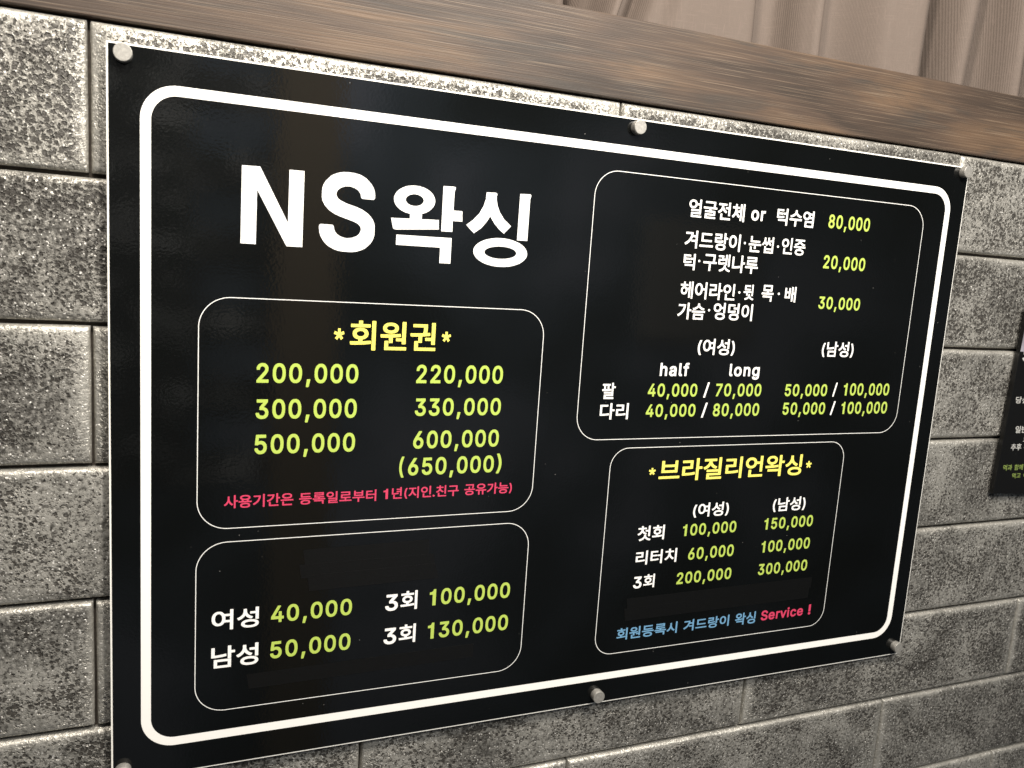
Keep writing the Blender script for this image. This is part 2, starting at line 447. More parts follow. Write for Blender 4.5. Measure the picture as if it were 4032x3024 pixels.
# ---------------------------------------------------------------- glyph outlines (1/1000 em)
GLY = {
"!": [196,[[32,56,32,26,40,4,56,-13,76,-23,118,-24,124,-22,138,-14,152,0,162,18,163,60,160,70,152,82,140,95,120,105,80,106,64,100,40,78],[43,518,47,150,58,140,138,140,148,150,152,518,142,529,54,529]]],
"(": [273,[[75,234,77,150,86,92,99,40,113,0,131,-44,156,-92,168,-109,242,-110,250,-102,250,-88,229,-44,203,20,177,106,168,160,165,214,171,282,188,366,215,452,250,532,250,546,242,553,170,553,158,540,125,470,99,388,82,306]]],
")": [273,[[23,-88,23,-102,30,-110,104,-110,110,-104,143,-42,165,12,185,82,194,132,198,178,198,236,193,294,182,356,170,404,149,468,119,532,111,546,104,553,32,553,24,546,24,530,42,492,62,442,90,346,104,268,108,196,100,126,85,64,58,-12]]],
"*": [453,[[76,424,76,408,82,401,152,366,82,330,76,322,76,308,80,300,104,260,122,259,190,302,187,216,194,209,256,209,263,214,262,302,326,261,330,259,344,259,353,268,376,308,376,322,370,329,300,366,370,401,375,406,376,422,369,436,346,472,330,473,262,430,264,516,256,523,194,523,188,518,190,429,124,472,108,473,100,466]]],
",": [188,[[20,-106,20,-128,30,-137,94,-137,102,-130,155,62,155,80,148,88,60,89,50,80]]],
".": [188,[[30,60,30,22,33,12,42,-2,58,-16,66,-21,76,-24,114,-24,122,-22,134,-15,152,2,158,14,161,24,161,58,158,68,148,84,134,98,122,104,110,107,82,107,68,104,54,96,40,82]]],
"/": [249,[[1,-66,1,-82,8,-90,78,-90,86,-82,249,524,249,540,242,547,172,547,164,540]]],
"0": [453,[[30,290,32,190,37,154,46,118,58,86,81,46,122,4,156,-14,188,-23,246,-25,270,-22,302,-12,326,1,350,20,375,50,385,66,402,102,416,154,423,216,421,318,416,354,407,390,386,440,375,458,357,480,326,508,302,521,274,530,254,533,216,534,190,532,168,527,142,516,120,502,85,468,69,444,57,420,40,368,34,334],[127,248,129,294,138,346,150,382,159,398,174,418,196,434,222,441,232,441,252,436,262,431,278,420,296,396,313,354,322,312,326,262,324,214,315,162,302,124,282,94,262,78,232,68,222,68,202,73,176,89,156,116,141,152,132,192]]],
"1": [453,[[58,64,58,-8,68,-18,400,-18,409,-8,409,64,402,72,294,74,294,518,284,527,190,527,78,446,68,436,68,350,78,340,98,341,194,412,194,74,68,73]]],
"2": [453,[[46,56,46,-8,56,-18,398,-18,406,-10,407,66,398,75,195,76,291,176,343,234,375,280,393,320,399,352,399,394,391,430,380,454,365,474,344,495,326,509,298,523,262,532,214,534,182,531,152,523,126,510,102,493,85,476,72,458,58,432,49,398,48,354,58,344,138,345,145,354,146,372,151,392,164,416,176,426,188,433,216,441,246,438,260,433,278,422,295,400,301,382,302,368,294,338,285,320,264,292]]],
"3": [453,[[26,140,26,114,31,90,49,52,61,36,92,9,116,-5,140,-15,164,-21,198,-25,238,-25,282,-19,308,-10,336,4,354,18,376,40,390,58,399,76,410,114,410,174,406,194,399,214,379,246,348,276,308,298,288,304,264,308,389,448,390,518,382,526,62,527,53,520,52,444,62,434,248,434,140,310,139,240,148,230,224,228,248,223,268,215,286,202,298,188,308,164,311,142,304,114,297,102,286,91,274,82,258,75,224,68,186,73,172,78,152,89,136,108,130,124,128,138,118,150,36,150]]],
"4": [453,[[22,168,22,96,30,88,264,87,265,-10,274,-18,352,-18,360,-10,361,86,422,87,430,94,431,172,422,181,361,182,361,326,354,335,274,336,265,328,264,181,141,182,328,498,329,518,322,526,238,527,229,518]]],
"5": [453,[[42,138,42,112,46,90,52,74,68,46,106,8,134,-9,158,-18,202,-25,242,-25,280,-19,304,-10,326,2,346,17,367,38,382,58,396,84,404,108,409,142,409,184,405,214,395,246,374,282,348,311,332,323,304,339,284,346,258,351,218,352,184,348,158,338,157,342,168,434,376,435,384,444,384,518,376,526,88,527,79,520,49,264,50,242,60,234,114,228,138,228,152,239,166,247,196,256,218,259,248,253,274,238,292,218,305,190,309,172,309,152,300,120,283,94,256,76,224,68,210,69,192,74,176,81,162,91,146,114,139,140,130,148,52,148]]],
"6": [453,[[46,188,46,132,48,118,55,90,67,64,84,38,104,17,128,-1,150,-12,178,-21,206,-25,246,-25,276,-21,306,-11,324,-1,350,18,370,40,382,56,394,80,401,100,406,126,406,190,402,212,394,236,383,258,370,276,348,297,328,311,306,322,286,328,258,332,225,332,339,498,340,518,332,526,244,527,234,518,126,360,83,292,58,240,51,216],[143,156,145,176,151,196,164,218,186,236,206,244,222,247,252,242,278,227,290,214,301,196,309,164,309,150,304,128,288,98,280,88,266,78,256,73,232,67,220,67,202,71,188,77,170,90,158,106,151,120]]],
"7": [453,[[44,518,44,444,54,434,293,434,79,10,79,-8,88,-18,174,-18,183,-10,409,440,409,518,400,527,54,527]]],
"8": [453,[[34,158,34,114,36,100,42,78,53,56,69,36,90,15,116,-2,138,-12,170,-21,206,-25,248,-25,286,-20,316,-11,340,0,366,18,387,40,402,60,414,88,419,118,418,164,410,194,396,222,382,240,349,268,371,290,384,308,392,326,399,354,400,396,395,426,386,448,370,472,346,497,310,519,276,530,236,534,196,533,164,527,128,512,108,498,86,478,67,450,57,426,52,396,53,354,57,334,68,308,80,290,104,268,90,258,65,234,55,220,41,190],[134,134,134,144,139,164,149,182,158,192,172,202,190,210,222,217,254,213,268,208,288,196,307,176,313,164,318,144,317,128,312,112,296,91,272,76,252,70,228,67,192,72,160,87,143,106],[151,374,152,384,158,404,170,421,194,435,226,442,256,436,280,423,295,402,301,378,296,352,284,332,264,317,232,308,204,311,190,316,176,325,160,344]]],
"S": [447,[[18,146,18,124,23,94,29,76,45,48,59,30,82,9,98,-1,130,-16,154,-23,186,-28,248,-29,272,-27,302,-21,328,-12,354,1,372,14,397,40,409,56,420,80,427,106,427,172,421,194,409,218,399,230,374,254,352,269,326,282,288,296,214,315,166,334,150,346,143,354,137,368,136,380,140,394,149,408,166,422,198,435,234,438,268,430,296,414,312,392,318,366,328,358,410,358,421,368,421,392,418,414,412,432,403,450,387,472,352,504,322,520,302,527,260,535,216,536,178,533,152,527,130,519,110,509,90,496,56,460,42,436,35,414,32,394,32,350,34,336,40,316,58,286,92,255,130,234,166,221,268,192,296,180,308,172,321,156,325,136,316,112,304,97,290,87,262,75,224,69,204,71,174,79,150,93,135,110,128,126,125,146,114,157,28,157]]],
"a": [389,[[10,124,12,74,23,42,35,24,58,1,86,-16,108,-24,132,-28,190,-28,212,-24,228,-18,256,-1,258,-12,268,-20,348,-19,357,-10,357,268,351,310,346,324,332,348,308,372,290,384,256,398,222,404,164,404,140,400,104,389,74,371,43,342,24,310,21,302,21,282,30,272,88,254,110,254,120,264,130,282,146,296,176,308,204,310,228,303,243,292,250,280,255,258,252,253,236,248,158,239,110,230,86,222,66,213,44,197,23,172,14,150],[113,100,114,114,119,124,142,138,170,146,256,158,254,130,245,106,232,89,212,75,178,66,148,69,134,74,124,81,117,90]]],
"c": [396,[[14,212,14,164,18,128,28,92,41,64,58,40,84,13,112,-7,140,-20,182,-28,234,-28,260,-24,288,-15,322,5,354,36,369,58,378,76,383,92,383,112,374,122,316,137,294,137,285,128,280,114,267,92,250,79,228,70,214,67,190,69,166,78,146,96,130,122,123,142,117,174,117,200,124,236,131,256,146,280,160,294,176,303,200,309,216,309,246,300,267,284,277,268,283,252,294,242,314,242,370,256,380,266,381,290,377,302,365,326,355,340,332,364,318,375,280,394,236,404,178,404,158,401,134,394,98,375,62,342,41,312,30,288,22,264,17,242]]],
"e": [404,[[14,210,14,164,17,134,28,92,40,66,60,36,84,12,106,-4,134,-17,158,-24,186,-28,240,-28,284,-19,312,-7,336,10,367,42,383,74,385,80,385,100,376,110,320,125,296,125,286,116,272,90,252,76,236,70,212,66,188,70,162,81,142,98,128,120,121,140,120,149,380,149,390,158,390,236,385,268,374,300,354,336,330,361,308,379,280,393,252,401,234,404,176,404,138,396,100,377,66,346,42,314,30,288,21,260],[122,242,130,262,142,280,150,289,174,303,202,310,224,307,236,303,254,293,271,272,283,244,282,241]]],
"f": [254,[[-14,388,-13,316,-4,307,61,306,61,-10,72,-20,152,-20,162,-10,162,306,238,307,248,318,247,390,238,399,162,399,163,426,169,442,178,450,190,453,202,453,214,449,238,449,247,458,263,510,263,530,254,540,248,543,210,550,160,549,140,545,118,536,100,524,82,506,67,480,61,456,61,400,-4,399]]],
"g": [425,[[14,214,16,144,20,122,28,96,50,54,90,14,126,-5,150,-12,170,-15,222,-15,242,-12,270,-1,291,14,289,-22,285,-36,277,-50,260,-63,232,-74,200,-77,168,-70,140,-54,122,-30,112,-21,90,-21,40,-49,31,-60,31,-80,47,-106,66,-126,98,-149,136,-164,172,-170,220,-171,262,-167,304,-155,336,-137,362,-112,382,-80,388,-62,392,-38,392,388,384,398,304,399,293,388,292,373,274,387,258,396,224,404,168,404,138,398,120,391,84,368,61,344,45,322,31,296,23,272,17,246],[117,180,118,214,129,254,146,282,166,299,198,309,212,309,226,306,244,299,256,290,274,268,281,252,290,220,292,202,290,166,281,132,273,116,258,98,246,90,224,82,204,79,178,84,156,95,143,108,131,126,122,152]]],
"h": [410,[[33,518,34,-12,44,-20,124,-20,133,-12,134,232,136,246,146,272,158,289,182,303,212,309,236,303,256,291,264,280,273,256,276,236,276,-10,286,-20,368,-19,377,-10,377,268,370,308,354,344,324,377,310,386,290,396,262,403,200,404,184,401,162,394,134,377,133,520,124,529,44,529]]],
"i": [167,[[33,388,33,-10,44,-20,124,-20,134,-10,134,388,124,399,44,399],[21,496,21,470,26,454,46,432,62,424,102,423,112,426,124,434,137,446,145,462,146,500,144,508,138,518,122,535,108,542,70,544,48,536,28,516]]],
"l": [189,[[33,518,33,58,36,42,50,14,70,-6,90,-17,114,-22,166,-22,190,-18,200,-8,200,18,189,66,180,74,156,74,150,72,140,74,137,78,134,92,134,518,124,529,44,529]]],
"n": [410,[[33,388,34,-12,44,-20,124,-20,133,-12,134,232,136,246,146,272,158,289,182,303,212,309,236,303,256,291,264,280,273,256,276,236,276,-10,286,-20,368,-19,377,-10,377,268,369,312,359,334,345,356,324,376,308,387,280,399,254,404,200,404,184,401,152,389,132,375,132,388,122,399,44,399]]],
"o": [415,[[14,212,14,164,18,128,28,92,44,60,63,34,98,2,128,-15,160,-25,182,-28,234,-28,250,-26,282,-17,310,-3,330,11,365,50,384,84,396,122,401,162,400,226,391,272,377,306,356,338,322,371,290,390,256,401,236,404,178,404,158,401,122,389,90,369,57,336,33,296,20,256],[117,174,118,208,128,248,146,280,166,298,176,303,200,309,216,309,230,306,250,297,262,288,280,264,292,234,297,212,299,180,296,158,289,132,279,110,266,92,248,78,220,68,202,67,182,71,160,82,146,96,130,122,123,142]]],
"r": [259,[[33,388,33,-10,44,-20,124,-20,134,-10,134,240,139,260,150,280,158,288,176,298,200,305,252,302,262,310,263,394,252,404,196,405,162,398,150,392,132,380,131,390,122,399,44,399]]],
"v": [389,[[-2,388,-2,366,143,-12,152,-20,238,-19,247,-10,390,364,390,390,380,399,296,399,285,390,194,139,104,390,94,399,8,399]]],
"·": [260,[[52,360,53,324,63,300,86,278,108,268,144,267,170,275,194,296,203,312,207,324,208,360,200,384,178,409,164,418,152,422,108,422,86,412,63,390,55,374]]],
"가": [920,[[644,836,644,-86,654,-95,754,-95,763,-86,763,372,900,374,907,382,907,468,898,478,763,478,763,836,754,845,654,845],[37,166,38,146,81,86,92,76,110,76,194,123,266,173,324,224,390,296,433,358,463,414,498,502,516,572,527,648,530,738,522,747,88,748,80,740,79,652,88,643,406,643,407,638,402,606,388,550,366,490,339,436,305,384,268,340,222,293,170,251,110,211,46,176]]],
"간": [920,[[170,242,170,-66,180,-76,800,-76,809,-66,809,18,800,28,290,28,288,244,280,251,180,251],[650,836,650,158,660,148,760,148,770,158,770,464,896,466,903,474,903,562,894,571,770,572,770,836,760,845,660,845],[33,344,33,326,68,260,78,251,96,251,170,278,244,313,304,350,356,390,419,454,454,500,485,554,508,614,522,678,527,742,526,768,518,775,78,774,70,766,70,680,80,670,396,670,396,668,393,650,378,608,356,566,327,526,296,493,258,460,208,427,152,397,108,377,44,355]]],
"겨": [920,[[32,168,33,148,75,84,86,75,104,75,170,111,222,144,250,164,308,213,363,268,397,310,428,356,458,412,476,454,490,494,692,494,692,355,452,355,443,346,443,260,452,251,692,251,693,-86,702,-95,804,-94,811,-86,810,838,802,846,702,846,693,836,692,597,514,597,522,668,523,738,514,747,78,746,71,738,71,654,80,644,400,644,400,636,396,608,382,548,362,492,334,436,301,384,262,336,218,293,192,272,166,252,108,213,40,177]]],
"고": [920,[[32,126,32,40,42,31,876,31,885,40,885,126,876,136,468,136,468,450,458,459,360,459,350,450,350,136,42,136],[119,744,119,660,128,650,668,650,668,536,662,434,651,338,635,250,635,230,642,221,648,219,724,210,746,210,754,218,772,326,781,410,786,488,788,744,780,753,128,754]]],
"공": [920,[[123,102,126,52,136,26,154,-2,186,-31,222,-53,252,-66,292,-78,338,-87,402,-93,508,-93,572,-87,622,-77,660,-65,690,-52,726,-31,757,-2,773,22,781,40,785,52,788,76,785,126,775,154,757,180,724,212,700,227,670,241,618,258,572,267,508,273,402,273,340,267,290,257,250,245,218,231,184,209,151,176,139,160,127,130],[242,88,247,106,258,122,276,137,296,147,350,164,386,170,446,174,490,173,536,168,588,157,616,147,634,137,653,122,664,106,669,90,667,78,658,62,636,44,614,33,590,24,556,16,524,11,464,7,386,11,350,17,302,31,274,44,262,53,250,66,244,78],[33,414,33,330,42,320,874,320,884,330,884,414,874,424,486,424,486,588,476,598,378,598,369,590,368,424,42,424],[129,790,129,706,138,696,662,696,663,658,659,592,651,536,639,484,639,466,648,456,726,447,746,447,755,454,763,482,772,530,780,610,781,790,774,798,138,799]]],
"과": [920,[[642,836,642,-86,652,-96,752,-96,761,-86,761,360,898,361,905,370,905,458,896,467,761,468,761,836,752,845,652,845],[23,198,23,178,32,114,34,110,42,102,244,104,420,113,508,121,616,135,620,137,628,146,624,218,622,226,614,234,592,234,472,221,332,214,332,478,322,487,224,487,214,478,214,210,32,207],[73,736,73,652,82,642,446,642,446,584,441,498,433,418,421,338,421,318,430,309,506,302,530,302,538,310,553,414,563,542,565,736,558,745,82,746]]],
"구": [920,[[32,388,32,302,42,293,397,292,397,-88,406,-97,506,-97,516,-88,516,293,876,293,885,302,885,388,878,397,758,398,773,510,778,610,778,776,768,786,142,785,134,776,134,692,144,683,660,683,659,598,655,536,646,462,635,402,634,398,42,398]]],
"굴": [920,[[35,506,35,428,44,419,402,418,402,333,138,332,132,324,132,246,140,237,669,236,668,173,140,172,134,164,134,-74,140,-81,796,-82,803,-76,804,6,796,14,246,14,246,84,772,84,780,90,781,324,774,332,514,334,514,419,876,419,884,426,885,506,878,514,764,516,775,596,779,668,779,796,772,804,148,805,139,796,139,716,148,708,666,708,663,614,649,516,44,515]]],
"권": [920,[[159,226,159,-66,168,-76,824,-76,834,-66,834,18,824,28,278,28,277,228,268,236,168,236],[496,344,496,260,504,251,692,250,692,134,700,126,802,125,811,132,812,834,804,843,702,844,692,834,692,354,506,353],[26,478,26,458,36,396,38,390,46,383,281,386,281,194,290,184,390,184,398,192,400,393,498,401,602,414,640,420,646,422,653,430,653,452,648,502,646,510,640,516,618,517,550,508,561,600,565,676,565,780,556,790,114,789,107,780,107,696,116,687,446,687,441,598,428,498,392,495,264,490,36,487]]],
"기": [920,[[691,836,691,-86,700,-96,800,-96,810,-86,810,836,800,845,700,845],[43,166,44,146,86,82,96,73,114,73,200,119,276,171,340,226,402,294,446,356,479,416,512,500,530,570,541,646,544,738,536,746,94,747,86,740,85,654,94,644,420,644,420,636,415,602,401,546,381,490,354,436,316,380,280,336,246,304,182,252,120,212,52,176]]],
"께": [920,[[724,836,724,-86,734,-96,830,-96,840,-86,840,836,830,845,734,845],[33,184,33,166,42,156,102,120,106,118,124,118,135,128,169,178,201,238,226,296,246,354,262,416,273,472,282,538,288,634,292,632,380,632,377,556,371,494,360,424,340,338,319,276,298,228,270,178,235,128,234,108,246,96,308,60,328,61,341,76,374,128,410,202,443,294,464,386,556,386,557,-40,566,-50,664,-49,671,-40,670,814,662,821,566,821,557,812,556,490,480,490,488,612,489,726,480,736,292,736,286,731,280,736,60,735,52,726,52,642,60,633,181,632,175,558,167,502,147,412,133,368,111,312,89,268,67,232]]],
"나": [920,[[644,836,644,-86,654,-95,754,-95,763,-86,763,378,900,380,907,388,907,474,898,484,763,484,763,836,754,845,654,845],[68,746,69,142,78,134,218,134,338,139,460,151,552,165,598,175,606,184,606,204,597,268,595,272,586,280,566,280,484,264,356,248,274,242,186,240,186,746,176,756,78,756]]],
"남": [920,[[164,274,164,-74,172,-82,760,-83,769,-76,770,274,762,283,174,284],[281,20,282,182,653,182,652,20],[651,834,651,306,660,297,760,297,770,306,770,532,896,533,904,542,904,628,894,637,770,637,769,836,760,844,660,844],[75,790,75,376,82,367,224,366,380,374,462,383,552,397,592,405,604,414,605,436,596,498,594,504,586,511,566,511,480,495,370,481,280,474,194,471,194,790,184,799,84,799]]],
"년": [920,[[197,222,197,-66,206,-76,826,-76,836,-66,836,18,826,28,316,28,315,224,306,232,206,232],[437,718,437,634,446,624,693,624,692,554,444,553,437,544,437,460,446,451,692,451,693,148,702,138,804,139,812,148,811,836,802,844,700,843,693,834,692,727,446,727],[85,770,85,282,92,274,238,273,376,279,458,287,536,298,576,305,587,314,588,336,580,398,578,404,570,411,550,411,468,397,370,386,298,381,204,378,203,770,194,779,94,779]]],
"눈": [920,[[136,214,136,-66,146,-76,790,-76,799,-66,799,18,790,28,254,28,253,216,244,224,146,224],[32,388,32,304,42,295,406,295,406,118,416,109,514,109,523,116,524,295,876,295,886,304,886,388,876,398,42,398],[144,802,144,478,152,469,784,468,792,476,793,562,784,571,262,571,261,804,252,811,154,811]]],
"능": [920,[[130,102,133,52,142,28,160,0,190,-30,228,-52,258,-65,294,-76,340,-85,402,-91,482,-92,568,-86,624,-75,660,-64,684,-54,724,-30,754,-2,772,24,782,52,785,78,782,128,773,154,755,182,724,211,686,234,660,245,624,256,574,266,514,272,402,272,340,266,298,258,256,245,234,236,192,212,160,182,141,150,133,128],[251,88,253,102,263,120,280,135,302,146,326,155,356,162,398,168,448,171,528,167,582,157,614,146,636,134,652,120,658,112,665,92,664,82,653,62,636,46,612,34,558,18,528,13,466,9,388,13,352,19,316,29,282,45,268,56,259,66],[32,412,32,326,42,317,876,317,886,326,886,412,876,421,42,421],[143,818,143,500,152,490,782,490,792,500,792,584,782,594,262,594,260,820,252,827,152,827]]],
"다": [920,[[644,836,644,-88,654,-97,754,-97,763,-88,763,382,904,384,911,392,911,478,902,488,763,488,763,836,754,845,654,845],[71,748,72,136,80,129,246,129,354,132,474,141,552,151,598,160,606,168,606,190,596,256,586,266,566,266,490,253,376,241,272,236,189,236,189,652,516,653,526,662,525,750,516,757,80,757]]],
"당": [920,[[148,110,151,56,161,28,177,2,206,-28,242,-51,272,-65,308,-77,354,-87,414,-93,514,-93,574,-87,620,-77,664,-61,692,-47,718,-29,748,0,766,30,775,56,778,84,775,138,766,164,748,194,718,223,692,241,664,255,620,271,574,281,514,287,414,287,354,281,308,271,272,259,242,245,206,222,177,192,159,160,151,138],[266,94,270,114,283,136,296,147,316,158,344,169,372,176,400,181,456,185,528,181,568,173,604,161,630,147,644,136,654,122,661,100,659,84,646,62,632,48,608,35,560,19,526,13,470,9,432,10,394,14,364,20,324,33,296,48,281,62,271,78],[651,836,651,280,660,271,762,271,771,280,771,504,896,506,903,514,903,600,894,610,771,610,771,836,764,844,660,845],[72,766,72,352,80,344,254,343,402,348,482,355,552,365,588,372,600,380,601,404,593,464,591,470,582,477,562,477,486,463,394,453,290,448,190,448,190,672,498,672,507,682,507,766,500,775,82,776]]],
"덩": [920,[[177,106,177,80,180,54,189,28,206,0,236,-31,266,-51,302,-67,330,-76,384,-88,444,-94,548,-94,608,-88,652,-79,682,-70,726,-51,756,-31,786,0,803,28,812,54,815,80,815,106,812,132,803,158,786,186,754,218,724,238,692,253,656,265,608,275,548,281,444,281,384,275,336,265,300,253,268,238,238,218,206,186,193,166,185,148,180,132],[296,90,297,102,308,124,322,139,346,153,372,163,402,171,432,176,488,180,530,179,578,173,620,163,646,153,666,142,680,130,691,112,696,96,695,84,684,62,670,47,646,33,620,23,590,15,560,10,504,6,462,7,414,13,372,23,346,33,326,44,312,56,301,74],[440,606,440,522,450,512,692,512,693,266,702,257,802,257,811,264,812,836,804,844,702,845,693,836,692,615,450,615],[81,772,81,326,88,318,252,317,392,322,470,329,534,338,574,345,586,354,587,376,579,436,577,442,568,450,548,450,484,438,384,427,286,422,199,422,199,678,520,678,529,688,529,772,522,780,90,781]]],
"도": [920,[[32,114,32,28,42,18,880,19,888,28,888,114,878,123,517,124,517,318,784,319,793,328,793,412,786,421,255,422,256,668,774,668,784,678,783,764,774,772,144,771,136,762,136,328,146,319,398,319,399,124,42,123]]],
"뒷": [920,[[154,-2,154,-16,157,-24,184,-82,192,-89,208,-89,286,-72,362,-45,398,-27,428,-9,454,11,489,44,512,71,531,46,568,11,594,-8,624,-26,662,-45,698,-59,776,-81,812,-88,830,-87,837,-80,869,-16,869,-2,860,6,812,14,766,26,724,41,686,59,652,79,624,101,602,124,583,154,571,188,568,214,568,254,560,263,462,262,455,254,455,214,452,188,443,162,423,128,400,102,368,78,338,60,300,42,230,19,166,7,160,5],[688,834,688,168,696,159,792,159,801,168,801,834,792,842,696,842],[38,416,38,400,49,336,51,332,58,325,276,327,277,182,286,174,380,174,388,180,390,332,508,339,632,351,652,354,661,362,657,430,655,438,648,445,514,435,396,429,246,425,46,424],[126,788,126,492,132,484,576,483,583,490,584,572,576,581,238,582,238,699,574,699,582,708,582,788,576,796,134,797]]],
"드": [920,[[32,122,32,36,42,27,878,27,888,36,888,122,878,132,42,132],[136,752,136,316,144,308,784,307,792,314,793,402,784,411,254,412,254,657,774,657,784,666,784,752,776,760,146,761]]],
"등": [920,[[130,100,133,48,142,24,160,-4,192,-34,216,-49,242,-61,298,-79,348,-88,402,-93,482,-94,568,-88,618,-79,662,-66,692,-53,724,-33,756,-2,772,22,782,48,785,74,782,126,772,152,756,176,724,207,696,225,668,237,618,253,568,262,514,267,434,268,348,262,298,253,242,235,216,223,192,208,160,178,142,150,133,126],[251,86,252,96,263,116,280,130,302,142,356,158,388,163,448,167,494,166,534,162,576,154,608,144,634,132,646,123,657,110,665,88,661,72,649,54,632,41,614,32,590,23,560,16,518,10,468,7,388,11,350,17,314,27,282,42,268,52,259,64],[32,406,32,320,42,310,876,310,886,320,886,406,876,415,42,415],[135,800,135,474,144,464,780,464,790,474,790,558,780,568,253,568,254,705,774,705,784,714,784,800,774,809,144,809]]],
"라": [920,[[645,836,645,-88,654,-97,754,-97,763,-88,763,380,904,381,911,390,911,476,902,486,763,486,763,836,754,845,654,845],[67,752,67,666,76,657,393,656,392,504,78,504,70,496,70,128,78,121,236,121,340,124,478,135,558,146,602,155,610,164,610,184,603,244,601,250,592,258,572,258,498,245,382,233,278,228,187,228,188,400,502,400,510,408,510,754,502,761,76,761]]],
"랑": [920,[[147,100,150,50,159,24,176,-2,206,-32,244,-55,270,-67,302,-77,350,-87,410,-93,516,-93,576,-87,620,-78,658,-66,680,-56,720,-32,749,-2,768,30,775,50,778,76,775,126,765,154,748,180,718,209,678,233,656,243,628,252,574,264,516,270,440,271,358,265,306,255,258,238,232,226,206,209,177,180,160,154,150,126],[265,86,267,100,280,122,296,135,316,145,340,154,368,161,398,166,454,170,528,166,558,161,602,148,630,134,645,122,655,106,660,90,658,76,645,54,630,42,612,32,590,23,558,15,528,10,472,6,398,10,362,16,320,29,296,41,280,54,271,68],[651,834,651,272,660,263,760,263,770,272,770,512,896,514,904,522,904,608,894,618,770,618,769,836,760,844,660,844],[69,778,69,694,78,685,395,684,394,607,80,607,72,600,71,324,78,315,246,314,390,319,474,326,552,336,596,343,607,352,608,374,601,434,599,440,590,448,570,448,486,435,382,425,278,420,189,420,190,507,502,507,511,514,512,778,504,787,78,788]]],
"렛": [920,[[149,-4,149,-18,181,-82,188,-88,204,-89,240,-82,276,-72,322,-56,392,-22,424,-2,452,20,487,54,512,85,546,43,568,23,600,-2,630,-22,668,-42,700,-56,746,-72,818,-89,834,-89,842,-82,874,-18,874,-4,868,4,818,14,780,25,730,44,690,65,654,88,630,108,603,138,584,168,572,200,568,230,568,256,560,265,462,264,455,256,455,230,451,200,439,168,420,138,392,108,368,88,334,65,292,44,254,29,218,18,160,6,156,4],[718,832,718,200,726,192,818,192,827,200,827,832,818,841,726,841],[429,600,429,520,436,512,540,510,541,274,548,267,642,268,649,276,648,816,640,822,546,821,540,814,540,608,438,608],[74,764,74,684,82,675,314,674,314,581,84,581,77,574,77,294,84,288,290,290,394,298,458,307,496,315,502,322,502,340,494,398,492,404,484,411,468,411,412,400,326,390,266,386,186,384,186,488,416,488,423,494,423,766,416,772,82,772]]],
"로": [920,[[32,112,32,26,42,16,880,17,888,26,888,112,878,121,517,122,518,254,798,254,807,264,807,348,800,357,252,358,252,468,778,469,786,478,785,770,776,778,140,777,132,768,132,684,142,674,668,674,668,570,142,569,134,560,135,262,144,254,398,254,399,122,42,121]]],
"록": [920,[[123,200,123,116,132,107,668,107,669,-80,678,-87,778,-87,787,-78,787,200,778,210,132,210],[31,338,31,252,40,243,880,244,887,252,887,338,878,347,518,348,518,406,794,407,801,416,801,498,792,508,255,508,256,566,774,567,782,576,781,814,772,822,142,821,135,812,135,730,144,720,664,720,664,664,144,663,137,654,138,414,146,406,400,406,400,348,40,347]]],
"루": [920,[[31,286,31,202,40,192,398,192,398,-88,408,-97,508,-97,517,-88,518,192,878,192,887,202,887,286,878,296,40,296],[129,800,129,716,138,706,668,706,668,636,140,635,132,626,132,362,140,354,798,353,807,360,808,448,798,457,251,458,252,536,780,537,788,546,788,800,780,808,138,809]]],
"리": [920,[[691,836,691,-88,700,-97,800,-97,809,-88,809,836,800,845,700,845],[82,752,82,666,92,657,416,656,416,505,94,505,85,498,85,130,94,122,254,122,358,125,504,136,592,147,642,156,650,164,650,186,643,246,641,252,632,259,612,259,518,245,404,234,284,228,204,228,204,402,526,402,535,410,535,754,526,761,92,761]]],
"먹": [920,[[172,252,172,168,182,158,692,158,693,-88,702,-97,802,-97,811,-90,812,252,804,260,182,261],[74,768,74,346,82,337,512,336,522,346,522,514,692,514,694,284,702,276,802,276,811,284,812,836,804,844,702,845,693,836,692,618,522,618,522,768,512,777,84,777],[191,440,191,674,404,674,405,440]]],
"목": [920,[[123,216,123,132,132,123,664,123,666,-88,674,-96,774,-96,784,-86,784,216,774,226,132,226],[32,378,32,292,42,283,878,284,885,292,885,378,876,387,518,388,518,464,770,464,779,472,779,800,770,807,144,806,137,798,138,472,146,464,398,464,399,388,42,387],[254,568,254,705,663,704,662,567]]],
"반": [920,[[171,234,171,-66,180,-76,800,-76,810,-66,810,18,800,28,290,28,288,236,280,244,180,244],[651,834,651,154,660,144,760,144,770,154,770,466,896,467,903,476,903,562,894,571,770,572,770,834,760,844,660,844],[69,770,70,304,78,296,516,297,524,306,523,772,514,779,416,779,407,772,406,628,188,628,186,772,178,779,78,779],[187,400,188,527,406,526,406,399]]],
"배": [920,[[520,816,520,-40,530,-50,626,-50,635,-40,635,382,720,382,721,-86,730,-96,828,-96,837,-86,837,836,828,845,730,845,721,836,720,487,635,488,634,818,626,826,530,826],[64,750,65,138,74,130,438,131,446,140,445,752,436,759,342,759,334,752,332,539,180,539,178,752,170,759,74,759],[179,234,179,436,332,436,333,234]]],
"부": [920,[[31,300,31,216,40,206,398,206,398,-86,408,-96,506,-96,516,-86,516,206,878,206,887,216,887,300,878,309,40,309],[135,798,135,390,142,382,774,381,782,388,783,798,776,807,674,808,665,800,664,684,254,684,253,798,246,807,144,808],[253,486,254,581,664,580,664,485]]],
"브": [920,[[32,120,32,34,42,24,878,24,888,34,888,120,878,129,42,129],[128,770,128,282,136,274,780,273,788,280,789,770,782,779,680,780,672,772,670,613,248,613,246,772,238,780,138,780],[247,376,248,510,671,510,670,376]]],
